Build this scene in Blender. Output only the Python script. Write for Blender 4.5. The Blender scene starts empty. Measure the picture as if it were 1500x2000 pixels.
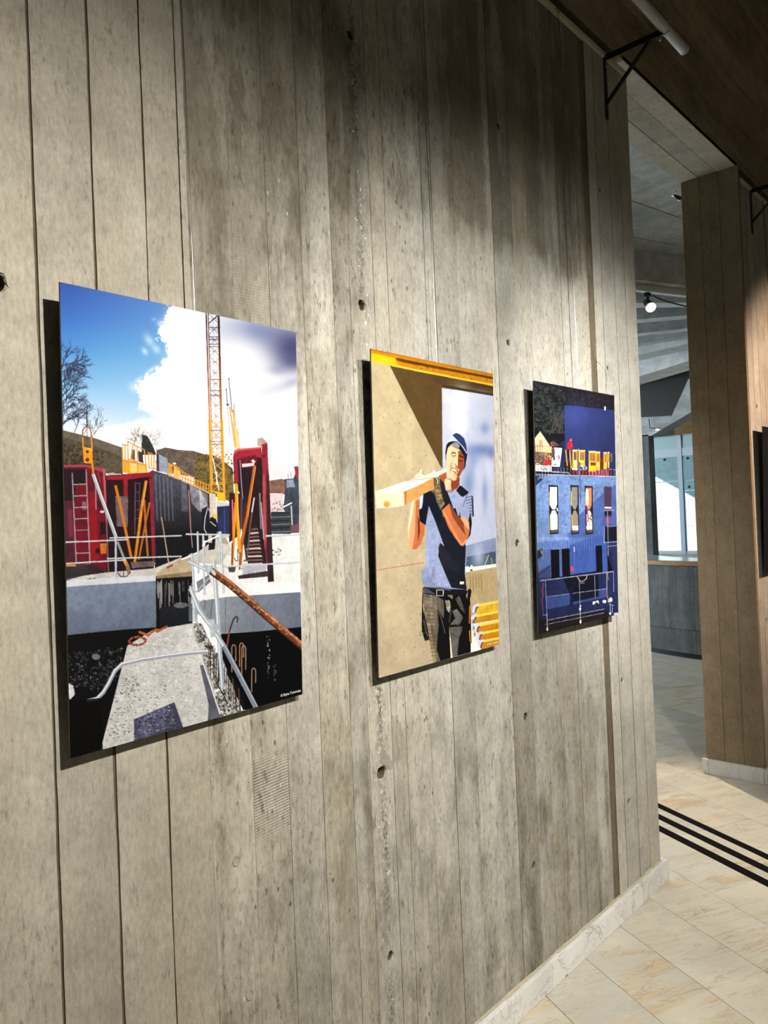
import bpy, bmesh, math, random
import numpy as np
from mathutils import Vector, Matrix

# ---------------------------------------------------------------- camera
SC = bpy.context.scene
F_PX, YAW, PITCH, ROLL = 1503.3, 0.83562, 0.00799, -0.04124
CAM = Vector((0.0, -1.3867, 1.6))
_fw = Vector((math.sin(YAW) * math.cos(PITCH), math.cos(YAW) * math.cos(PITCH), math.sin(PITCH)))
_r0 = Vector((math.cos(YAW), -math.sin(YAW), 0)); _u0 = _r0.cross(_fw)
CAM_R = _r0 * math.cos(ROLL) + _u0 * math.sin(ROLL)
CAM_U = -_r0 * math.sin(ROLL) + _u0 * math.cos(ROLL)
CAM_F = _fw
cam_data = bpy.data.cameras.new('camera'); cam = bpy.data.objects.new('camera', cam_data); SC.collection.objects.link(cam)
cam_data.sensor_fit = 'HORIZONTAL'; cam_data.sensor_width = 36.0; cam_data.lens = 36.0 * F_PX / 1500.0
cam_data.clip_start = 0.02; cam_data.clip_end = 200
M = Matrix.Identity(4)
for i, v in enumerate((CAM_R, CAM_U, -CAM_F)):
    for j in range(3): M[j][i] = v[j]
M.translation = CAM
cam.matrix_world = M
SC.camera = cam

# ---------------------------------------------------------------- world, sun, lamps, exposure
SC.view_settings.view_transform = 'Standard'; SC.view_settings.look = 'None'
SC.view_settings.gamma = 1.0; SC.view_settings.use_curve_mapping = False
SC.view_settings.exposure = 0.0
world = bpy.data.worlds.new('daylight'); SC.world = world; world.use_nodes = True
bg = world.node_tree.nodes['Background']; bg.inputs[0].default_value = (0.50, 0.79, 1.0, 1); bg.inputs[1].default_value = 5.5

cy = SC.cycles; cy.max_bounces = 6; cy.diffuse_bounces = 3; cy.glossy_bounces = 2; cy.transmission_bounces = 4; cy.caustics_reflective = False; cy.caustics_refractive = False

def lamp(name, kind, loc, target, energy, color=(1, 1, 1), **kw):
    d = bpy.data.lights.new(name, kind); d.energy = energy; d.color = color
    for k, v in kw.items(): setattr(d, k, v)
    o = bpy.data.objects.new(name, d); SC.collection.objects.link(o); o.location = loc
    o.rotation_euler = (Vector(target) - Vector(loc)).to_track_quat('-Z', 'Y').to_euler()
    return o
lamp('sun', 'SUN', (8, 12, 20), (8 + 1.0, 12 - 1.0, 20 - 0.614), 22.0, (1.0, 0.95, 0.86), angle=0.009)
E_PANEL1, E_PANEL2, E_PANEL3, E_BEYOND, E_HALL, E_SIDE, E_NEAR = 246, 232, 520, 265, 430, 470, 8
lamp('gallery_spot_lamp', 'SPOT', (0.65, -1.70, 2.42), (0.92, 0, 0.98), E_PANEL1, (1.0, 0.955, 0.87), spot_size=math.radians(112), spot_blend=1.0, shadow_soft_size=0.022)
lamp('gallery_spot_lamp', 'SPOT', (1.20, -1.80, 2.56), (2.35, 0, 1.42), E_PANEL2, (1.0, 0.985, 0.95), spot_size=math.radians(80), spot_blend=1.0, shadow_soft_size=0.022)
lamp('gallery_spot_lamp', 'SPOT', (1.32, -1.82, 2.56), (2.98, 0, 1.74), E_PANEL3, (1.0, 0.985, 0.95), spot_size=math.radians(42), spot_blend=1.0, shadow_soft_size=0.022)
lamp('gallery_spot_lamp', 'SPOT', (4.60, -1.75, 2.6), (5.6, 0, 1.7), E_BEYOND, (1.0, 0.72, 0.54), spot_size=math.radians(80), spot_blend=0.6, shadow_soft_size=0.022)
lamp('hall_spot_lamp', 'SPOT', (5.45, 1.40, 3.45), (4.15, 0.0, 0), E_HALL, (1.0, 0.84, 0.66), spot_size=math.radians(30), spot_blend=1.0, shadow_soft_size=0.03)
lamp('gallery_spot_lamp', 'SPOT', (2.60, -2.30, 2.90), (2.95, -0.50, 0), 190, (1.0, 0.96, 0.88), spot_size=math.radians(54), spot_blend=1.0, shadow_soft_size=0.022)
lamp('side_fill', 'AREA', (7.4, 7.8, 2.2), (7.4, 0, 1.2), E_SIDE, (0.78, 0.90, 1.0), shape='RECTANGLE', size=6.0, size_y=2.4)  # unseen fill lamp added to brighten the far hall, no window behind it
lamp('hall_fill', 'AREA', (1.0, -5.3, 2.6), (2.0, 0, 2.8), E_NEAR, (1.0, 0.95, 0.85), shape='RECTANGLE', size=6.0, size_y=2.0)  # soft fill lamp added behind the camera to lift the dim upper hall
lamp('window_portal', 'AREA', (12.30, 2.6, 1.9), (8, 2.6, 1.9), 1.0, shape='RECTANGLE', size=7.0, size_y=2.4).data.cycles.is_portal = True

def ray(px, py):
    return CAM_F + CAM_R * ((px - 750) / F_PX) - CAM_U * ((py - 1000) / F_PX)
def on_y(px, py, y=0.0):
    g = ray(px, py); return CAM + g * ((y - CAM.y) / g.y)
def on_z(px, py, z=0.0):
    g = ray(px, py); return CAM + g * ((z - CAM.z) / g.z)
def on_x(px, py, x):
    g = ray(px, py); return CAM + g * ((x - CAM.x) / g.x)
def at_depth(px, py, t):
    return CAM + ray(px, py) * t

# ---------------------------------------------------------------- helpers
C = SC.collection
RND = random.Random(11)
def link(name, mesh, mat, parent=None):
    o = bpy.data.objects.new(name, mesh); C.objects.link(o)
    if mat is not None and not mesh.materials: mesh.materials.append(mat)
    if parent is not None: o.parent = parent
    return o
def obj(name, bm, mat, parent=None, smooth=False):
    me = bpy.data.meshes.new(name)
    bmesh.ops.recalc_face_normals(bm, faces=bm.faces)
    if smooth:
        for f in bm.faces: f.smooth = True
    bm.to_mesh(me); bm.free()
    o = link(name, me, mat, parent)
    if parent is not None:
        o.matrix_parent_inverse = Matrix.Identity(4)
    return o
def empty(name, loc=(0, 0, 0)):
    o = bpy.data.objects.new(name, None); C.objects.link(o); o.location = loc; o.empty_display_size = 0.05
    return o
def tag(o, label=None, cat=None, group=None, kind=None):
    if label: o['label'] = label
    if cat: o['category'] = cat
    if group: o['group'] = group
    if kind: o['kind'] = kind
    return o
def box(bm, x0, x1, y0, y1, z0, z1):
    v = [bm.verts.new(p) for p in ((x0, y0, z0), (x1, y0, z0), (x1, y1, z0), (x0, y1, z0), (x0, y0, z1), (x1, y0, z1), (x1, y1, z1), (x0, y1, z1))]
    for f in ((3, 2, 1, 0), (4, 5, 6, 7), (0, 1, 5, 4), (1, 2, 6, 5), (2, 3, 7, 6), (3, 0, 4, 7)): bm.faces.new([v[i] for i in f])
    return v
def bevel(bm, w=0.002, seg=1):
    bmesh.ops.bevel(bm, geom=list(bm.edges), offset=w, segments=seg, affect='EDGES', clamp_overlap=True)
    return bm
def boxobj(name, dims, mat, parent=None, bv=0.0, seg=1):
    bm = bmesh.new(); box(bm, *dims)
    if bv: bevel(bm, bv, seg)
    return obj(name, bm, mat, parent)
def tube(bm, pts, r, n=10, cap=True):
    pts = [Vector(p) for p in pts]; rings = []
    for i, p in enumerate(pts):
        d = (pts[min(i + 1, len(pts) - 1)] - pts[max(i - 1, 0)]).normalized()
        a = d.cross(Vector((0, 0, 1)));
        if a.length < 1e-3: a = d.cross(Vector((1, 0, 0)))
        a.normalize(); b = d.cross(a)
        rr = r[i] if isinstance(r, (list, tuple)) else r
        rings.append([bm.verts.new(p + (a * math.cos(2 * math.pi * k / n) + b * math.sin(2 * math.pi * k / n)) * rr) for k in range(n)])
    for s, t in zip(rings[:-1], rings[1:]):
        for k in range(n): bm.faces.new((s[k], s[(k + 1) % n], t[(k + 1) % n], t[k]))
    if cap:
        bm.faces.new(rings[0][::-1]); bm.faces.new(rings[-1])
    return bm
def tubeobj(name, pts, r, mat, parent=None, n=10):
    return obj(name, tube(bmesh.new(), pts, r, n), mat, parent, smooth=True)
def bar(bm, a, b, w, h, up=Vector((0, 0, 1))):
    """square bar from a to b, w across, h along up"""
    a, b = Vector(a), Vector(b); d = (b - a).normalized(); s = d.cross(up).normalized() * (w / 2); u = s.cross(d).normalized() * (h / 2)
    v = [bm.verts.new(p) for p in (a - s - u, a + s - u, a + s + u, a - s + u, b - s - u, b + s - u, b + s + u, b - s + u)]
    for f in ((3, 2, 1, 0), (4, 5, 6, 7), (0, 1, 5, 4), (1, 2, 6, 5), (2, 3, 7, 6), (3, 0, 4, 7)): bm.faces.new([v[i] for i in f])
    return bm
def prism(bm, pts, off):
    off = Vector(off); a = [bm.verts.new(Vector(p)) for p in pts]; b = [bm.verts.new(Vector(p) + off) for p in pts]
    bm.faces.new(a); bm.faces.new(b[::-1])
    for i in range(len(a)): bm.faces.new((a[i - 1], a[i], b[i], b[i - 1]))
    return bm

# ---------------------------------------------------------------- materials
class NT:
    def __init__(s, name):
        s.m = bpy.data.materials.new(name); s.m.use_nodes = True; s.t = s.m.node_tree; s.n = s.t.nodes
        s.b = s.n['Principled BSDF']
    def node(s, kind, **kw):
        n = s.n.new(kind)
        for k, v in kw.items(): setattr(n, k, v)
        return n
    def put(s, sock, v):
        if isinstance(v, bpy.types.NodeSocket): s.t.links.new(v, sock)
        elif v is not None: sock.default_value = v
    def math(s, op, a, b=None, c=None, clamp=False):
        n = s.node('ShaderNodeMath', operation=op, use_clamp=clamp)
        for i, v in enumerate((a, b, c)):
            if v is not None: s.put(n.inputs[i], v)
        return n.outputs[0]
    def mix(s, f, a, b, mode='MIX'):
        n = s.node('ShaderNodeMix', data_type='RGBA', blend_type=mode)
        s.put(n.inputs[0], f)
        for i, v in ((6, a), (7, b)):
            s.put(n.inputs[i], v if isinstance(v, bpy.types.NodeSocket) else tuple(v) + (1,))
        return n.outputs[2]
    def ramp(s, f, stops):
        n = s.node('ShaderNodeMapRange', clamp=True); s.put(n.inputs[0], f)
        n.inputs[1].default_value, n.inputs[2].default_value, n.inputs[3].default_value, n.inputs[4].default_value = stops
        return n.outputs[0]
    def noise(s, vec, scale, detail=4, rough=0.55, dist=0.0):
        n = s.node('ShaderNodeTexNoise'); s.put(n.inputs['Vector'], vec)
        n.inputs['Scale'].default_value = scale; n.inputs['Detail'].default_value = detail; n.inputs['Roughness'].default_value = rough; n.inputs['Distortion'].default_value = dist
        return n.outputs[0]
    def voronoi(s, vec, scale):
        n = s.node('ShaderNodeTexVoronoi'); s.put(n.inputs['Vector'], vec); n.inputs['Scale'].default_value = scale
        return n.outputs[0]
    def scaled(s, vec, sc, off=None):
        n = s.node('ShaderNodeMapping'); s.put(n.inputs[0], vec); n.inputs[3].default_value = sc
        if off is not None: s.put(n.inputs[1], off)
        return n.outputs[0]
    def bump(s, h, strength=0.3, dist=0.01, prev=None):
        n = s.node('ShaderNodeBump'); s.put(n.inputs['Height'], h); n.inputs['Strength'].default_value = strength; n.inputs['Distance'].default_value = dist
        if prev is not None: s.put(n.inputs['Normal'], prev)
        return n.outputs[0]
    def finish(s, col=None, rough=None, normal=None, metal=None, spec=None):
        if col is not None: s.put(s.b.inputs['Base Color'], col if isinstance(col, bpy.types.NodeSocket) else tuple(col) + (1,))
        if rough is not None: s.put(s.b.inputs['Roughness'], rough)
        if normal is not None: s.put(s.b.inputs['Normal'], normal)
        if metal is not None: s.b.inputs['Metallic'].default_value = metal
        if spec is not None: s.b.inputs['Specular IOR Level'].default_value = spec
        return s.m

def plain(name, col, rough=0.5, metal=0.0, spec=0.5, speck=0.04):
    t = NT(name); pos = t.node('ShaderNodeNewGeometry').outputs['Position']
    n = t.noise(pos, 60, 3); k = t.ramp(n, (0.3, 0.7, 1 - speck, 1 + speck))
    c = t.mix(1.0, col, (1, 1, 1), 'MULTIPLY'); m = t.node('ShaderNodeVectorMath', operation='SCALE')
    t.put(m.inputs[0], c); t.put(m.inputs['Scale'], k)
    return t.finish(m.outputs[0], rough, None, metal, spec)

def concrete(name, light, dark, axis='z', pits=0.5, streak=0.6, patch=0.5, bump=0.25, var=0.10, sawn=False, zoned=False, comb=None, tan=0.35):
    """cast concrete with the grain of its boards; axis = direction the boards run"""
    t = NT(name); pos = t.node('ShaderNodeNewGeometry').outputs['Position']
    sep = t.node('ShaderNodeSeparateXYZ'); t.put(sep.inputs[0], pos); X, Y, Z = sep.outputs
    rnd = t.node('ShaderNodeObjectInfo').outputs['Random']
    off = t.node('ShaderNodeCombineXYZ'); t.put(off.inputs[0], t.math('MULTIPLY', rnd, 37.0)); t.put(off.inputs[1], t.math('MULTIPLY', rnd, 11.0)); t.put(off.inputs[2], t.math('MULTIPLY', rnd, 23.0))
    st = {'z': (1, 1, 0.06), 'x': (0.06, 1, 1), 'y': (1, 0.06, 1)}[axis]
    v1 = t.scaled(pos, st, off.outputs[0]); v2 = t.scaled(pos, tuple(0.25 if q < 1 else 1 for q in st), off.outputs[0])
    big = t.noise(v2, 3.2, 4, 0.62); fine = t.noise(v1, 46, 4, 0.7); mid = t.noise(v1, 12, 3, 0.6); gr = t.noise(t.scaled(pos, (1, 1, 0.4) if axis == 'z' else (0.4, 1, 1)), 130, 3, 0.75); sk = t.noise(t.scaled(pos, (1, 1, 0.28) if axis == 'z' else (0.28, 1, 1), off.outputs[0]), 75, 4, 0.8); cl = t.noise(pos, 9, 2, 0.6)
    # dark streaks and blotches
    k = t.ramp(big, (0.38, 0.68, 0.0, 1.0)); k = t.math('MULTIPLY', k, patch)
    k2 = t.math('MULTIPLY', t.ramp(mid, (0.47, 0.72, 0.0, 1.0)), streak)
    k = t.math('MAXIMUM', k, k2)
    k3 = t.math('MULTIPLY', t.ramp(fine, (0.5, 0.78, 0.0, 1.0)), streak * 0.7)
    k = t.math('ADD', k, k3, clamp=True)
    mod = None
    if zoned:      # darker, blotchy tone above 2.49 m on the right, dull brown band on the left
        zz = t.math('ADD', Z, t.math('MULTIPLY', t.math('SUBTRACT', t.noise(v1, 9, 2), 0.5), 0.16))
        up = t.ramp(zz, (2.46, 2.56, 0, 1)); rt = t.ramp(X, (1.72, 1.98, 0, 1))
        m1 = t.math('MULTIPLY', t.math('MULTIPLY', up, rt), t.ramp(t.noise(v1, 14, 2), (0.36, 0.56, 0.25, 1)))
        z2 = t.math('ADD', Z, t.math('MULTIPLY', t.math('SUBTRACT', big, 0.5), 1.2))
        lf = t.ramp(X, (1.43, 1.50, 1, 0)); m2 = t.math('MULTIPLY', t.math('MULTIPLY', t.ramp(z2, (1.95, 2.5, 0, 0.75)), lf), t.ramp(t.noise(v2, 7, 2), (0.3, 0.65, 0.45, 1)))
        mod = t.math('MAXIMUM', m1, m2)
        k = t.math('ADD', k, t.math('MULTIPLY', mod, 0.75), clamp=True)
    if zoned:
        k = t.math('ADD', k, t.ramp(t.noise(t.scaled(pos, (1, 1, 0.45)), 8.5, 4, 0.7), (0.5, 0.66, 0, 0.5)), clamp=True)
        pale = t.math('MULTIPLY', t.math('MULTIPLY', t.ramp(X, (1.46, 1.60, 0, 1)), t.ramp(zz, (2.42, 2.52, 1, 0))), t.ramp(Z, (0.75, 1.25, 0, 0.68)))     # paler, less blotched zone in between
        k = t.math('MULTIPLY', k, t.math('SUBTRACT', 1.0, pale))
    col = t.mix(k, light, dark)
    warm = t.math('MULTIPLY', t.ramp(t.noise(v2, 2.1, 2), (0.45, 0.68, 0, 1)), tan)
    col = t.mix(warm, col, (light[0] * 0.86, light[1] * 0.74, light[2] * 0.55))
    bloom = t.math('MULTIPLY', t.ramp(t.noise(v2, 4.3, 3, 0.65), (0.55, 0.72, 0, 1)), 0.5 * pits); col = t.mix(bloom, col, (0.56, 0.545, 0.49))
    spk = t.math('MULTIPLY', t.ramp(sk, (0.56, 0.70, 0, 1)), t.math('MULTIPLY', t.ramp(t.noise(v2, 5, 3), (0.35, 0.6, 0.25, 1)), 0.6 + 0.5 * pits), clamp=True)
    col = t.mix(spk, col, tuple(q * 0.55 for q in dark))
    gk = t.math('MULTIPLY', t.ramp(gr, (0.3, 0.7, 0.80, 1.17)), t.ramp(cl, (0.32, 0.68, 0.86, 1.10))); rk = t.ramp(rnd, (0, 1, 1 - var, 1 + var)); g = t.math('MULTIPLY', gk, rk)
    sc = t.node('ShaderNodeVectorMath', operation='SCALE'); t.put(sc.inputs[0], col); t.put(sc.inputs['Scale'], g); col = sc.outputs[0]
    # air pits
    vd = t.voronoi(t.scaled(pos, (1, 1, 0.55) if axis == 'z' else (0.55, 1, 1)), 34); big_p = t.ramp(t.noise(pos, 5, 2), (0.45, 0.62, 0, 1))
    pit = t.math('MULTIPLY', t.ramp(vd, (0.08, 0.13, 1, 0)), t.math('MULTIPLY', big_p, pits), clamp=True)
    vd2 = t.voronoi(t.scaled(pos, (1, 1, 0.45)), 110); pit2 = t.math('MULTIPLY', t.ramp(vd2, (0.10, 0.16, 1, 0)), t.math('MULTIPLY', t.ramp(mid, (0.42, 0.6, 0, 1)), pits * 0.8), clamp=True)
    pit1 = pit; pit = t.math('MAXIMUM', pit, pit2)
    if comb is not None:      # honeycombed seam
        d = t.math('ABSOLUTE', t.math('SUBTRACT', X, t.math('ADD', t.math('MULTIPLY', t.math('SUBTRACT', t.noise(t.scaled(pos, (0, 0, 1)), 5, 3), 0.5), 0.016), comb)))
        seam = t.math('MULTIPLY', t.ramp(d, (0.004, 0.02, 1, 0)), t.ramp(t.noise(pos, 95, 3, 0.8), (0.48, 0.56, 0, 1)))
        seam = t.math('MULTIPLY', seam, t.ramp(t.noise(t.scaled(pos, (0, 0, 1)), 3, 2), (0.40, 0.58, 0.05, 0.9)))
        pit = t.math('MAXIMUM', pit, seam); pit1 = t.math('MAXIMUM', pit1, seam)
        chip = t.math('MULTIPLY', t.ramp(d, (0.01, 0.035, 1, 0)), t.ramp(t.noise(pos, 70, 2), (0.66, 0.69, 0, 1))); col = t.mix(chip, col, (0.72, 0.70, 0.62))
    col = t.mix(t.math('MULTIPLY', pit, 0.85), col, (0.035, 0.03, 0.022))
    wl = t.ramp(t.voronoi(t.scaled(pos, (1, 1, 0.4)), 26), (0.035, 0.06, 1, 0)); col = t.mix(t.math('MULTIPLY', wl, t.ramp(t.noise(pos, 3.1, 2), (0.5, 0.62, 0, pits))), col, (0.74, 0.71, 0.62))
    h = t.math('ADD', t.math('MULTIPLY', fine, 0.5), t.math('MULTIPLY', gr, 0.35)); h = t.math('SUBTRACT', h, t.math('MULTIPLY', pit1, 1.2)); h = t.math('SUBTRACT', h, t.ramp(sk, (0.56, 0.70, 0, 0.45)))
    if sawn:      # chatter marks of the saw across the board
        vv = t.node('ShaderNodeCombineXYZ'); t.put(vv.inputs[2], t.math('ADD', t.math('MULTIPLY', X, -0.05), Z))
        w = t.node('ShaderNodeTexWave', wave_type='BANDS', bands_direction='Z'); t.put(w.inputs[0], vv.outputs[0]); w.inputs['Scale'].default_value = 48; w.inputs['Distortion'].default_value = 1.4; w.inputs['Detail Scale'].default_value = 0.6
        mk = t.ramp(t.noise(t.scaled(pos, (0.6, 1, 1)), 2.6, 3), (0.46, 0.60, 0, 1)); h = t.math('ADD', h, t.math('MULTIPLY', t.math('MULTIPLY', w.outputs[1], mk), 0.85))
    return t.finish(col, 0.88, t.bump(h, bump, 0.006), None, 0.25)

def marble(name, warm=1.0, c0=(0.55, 0.52, 0.44), c1=(0.65, 0.59, 0.47)):
    t = NT(name); oc = t.node('ShaderNodeTexCoord').outputs['Object']; rnd = t.node('ShaderNodeObjectInfo').outputs['Random']
    off = t.node('ShaderNodeCombineXYZ'); t.put(off.inputs[0], t.math('MULTIPLY', rnd, 61.0)); t.put(off.inputs[1], t.math('MULTIPLY', rnd, 29.0))
    v = t.scaled(oc, (1, 1, 1), off.outputs[0]); rot = t.node('ShaderNodeMapping'); t.put(rot.inputs[0], v); rot.inputs[2].default_value = (0, 0, math.radians(38)); rot.inputs[3].default_value = (1.0, 5.0, 1.0); rv = rot.outputs[0]
    base = t.noise(rv, 1.6, 6, 0.6, 1.2); vein = t.noise(rv, 3.4, 8, 0.68, 1.6); fl = t.noise(rv, 16, 4, 0.6, 0.5)
    col = t.mix(t.ramp(rnd, (0, 1, 0, 1)), c0, c1)
    tanm = t.math('MULTIPLY', t.ramp(base, (0.5, 0.72, 0, 1)), t.ramp(t.math('FRACT', t.math('MULTIPLY', rnd, 7.3)), (0.1, 0.8, 0.15 * warm, 1.0 * warm)))
    col = t.mix(tanm, col, (0.56, 0.40, 0.19))
    pink = t.math('MULTIPLY', t.ramp(vein, (0.52, 0.7, 0, 0.45)), t.ramp(t.math('FRACT', t.math('MULTIPLY', rnd, 13.7)), (0.5, 0.9, 0, min(1.0, warm * 1.2)))); col = t.mix(pink, col, (0.58, 0.40, 0.30))
    vk = t.math('MULTIPLY', t.ramp(t.math('ABSOLUTE', t.math('SUBTRACT', vein, 0.53)), (0.0, 0.022, 0.75, 0)), t.ramp(base, (0.42, 0.6, 0.1, 1))); col = t.mix(vk, col, (0.26, 0.21, 0.15))
    fk = t.math('MULTIPLY', t.ramp(fl, (0.68, 0.76, 0, 0.8)), t.ramp(base, (0.45, 0.6, 0.1, 1))); col = t.mix(fk, col, (0.20, 0.17, 0.13))
    cloud = t.ramp(t.noise(v, 5, 5), (0.3, 0.7, 0.88, 1.08)); sc = t.node('ShaderNodeVectorMath', operation='SCALE'); t.put(sc.inputs[0], col); t.put(sc.inputs['Scale'], cloud)
    return t.finish(sc.outputs[0], t.ramp(t.noise(oc, 9, 3), (0.3, 0.7, 0.38, 0.52)), None, None, 0.4)

M_SMOOTH = concrete('smooth_board_concrete', (0.4, 0.372, 0.31), (0.25, 0.222, 0.172), pits=0.25, streak=0.3, patch=0.42, bump=0.35, var=0.06, tan=0.3)
M_ROUGH = concrete('rough_board_concrete', (0.445, 0.425, 0.365), (0.17, 0.152, 0.115), pits=0.8, streak=0.6, patch=0.72, bump=0.55, var=0.10, zoned=True)
M_SAWN = concrete('saw_marked_concrete', (0.4, 0.38, 0.315), (0.17, 0.152, 0.115), pits=0.8, streak=0.5, patch=0.5, bump=0.5, var=0.08, zoned=True, sawn=True)
M_COMB = concrete('honeycombed_concrete', (0.445, 0.425, 0.365), (0.17, 0.152, 0.115), pits=0.8, streak=0.6, patch=0.55, bump=0.5, var=0.08, zoned=True, comb=1.487)
M_RIGHTB = concrete('pale_board_concrete', (0.45, 0.428, 0.37), (0.28, 0.25, 0.195), pits=0.3, streak=0.35, patch=0.35, bump=0.2, var=0.05, tan=0.25)
M_RECESS = concrete('recess_concrete', (0.155, 0.125, 0.082), (0.085, 0.067, 0.042), pits=0.5, streak=0.6, patch=0.6, bump=0.3)
M_PATCH = concrete('patch_mortar', (0.31, 0.28, 0.225), (0.22, 0.195, 0.15), pits=0.2, streak=0.3, patch=0.4, bump=0.3)
M_CORE = concrete('core_concrete', (0.20, 0.16, 0.11), (0.08, 0.065, 0.045), pits=0.3, streak=0.6, patch=0.8, bump=0.3)
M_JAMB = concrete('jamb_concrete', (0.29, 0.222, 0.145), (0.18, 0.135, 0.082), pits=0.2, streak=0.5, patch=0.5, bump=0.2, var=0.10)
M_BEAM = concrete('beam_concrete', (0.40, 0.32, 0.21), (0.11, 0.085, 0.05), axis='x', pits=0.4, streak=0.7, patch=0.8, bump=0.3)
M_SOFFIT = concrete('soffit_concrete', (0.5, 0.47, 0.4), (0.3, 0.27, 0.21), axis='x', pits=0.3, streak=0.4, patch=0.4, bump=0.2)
M_FARC = concrete('far_concrete', (0.52, 0.55, 0.57), (0.25, 0.27, 0.285), axis='y', pits=0.3, streak=0.6, patch=0.6, bump=0.25)
M_COUNTER = concrete('counter_concrete', (0.17, 0.18, 0.18), (0.08, 0.085, 0.085), pits=0.3, streak=0.6, patch=0.7, bump=0.25, var=0.08)
M_OUTC = concrete('courtyard_concrete', (0.44, 0.46, 0.45), (0.33, 0.36, 0.36), axis='y', pits=0.1, streak=0.3, patch=0.3, bump=0.1, tan=0)
M_TILE = marble('marble_tile'); M_BASE = marble('marble_baseboard', 0.05, (0.70, 0.70, 0.68), (0.74, 0.73, 0.70))
M_GROUT = plain('grout', (0.24, 0.21, 0.17), 0.9)
M_SEAL = plain('sealant', (0.52, 0.46, 0.34), 0.8, speck=0.15)
M_BLACKSTRIP = plain('black_rubber', (0.008, 0.006, 0.005), 0.9, spec=0.03)
M_BLACK = plain('black_painted_steel', (0.012, 0.013, 0.017), 0.42, 0.3)
M_STEEL = plain('bright_steel', (0.62, 0.62, 0.63), 0.25, 1.0)
M_WHITE = plain('white_enamel', (0.62, 0.60, 0.56), 0.4)
M_EDGE = plain('panel_edge', (0.03, 0.032, 0.036), 0.45)
M_ALU = plain('aluminium', (0.5, 0.5, 0.5), 0.4, 1.0)
M_CREAM = plain('cream_paint', (0.60, 0.54, 0.44), 0.7)
M_WOOD = None
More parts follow.
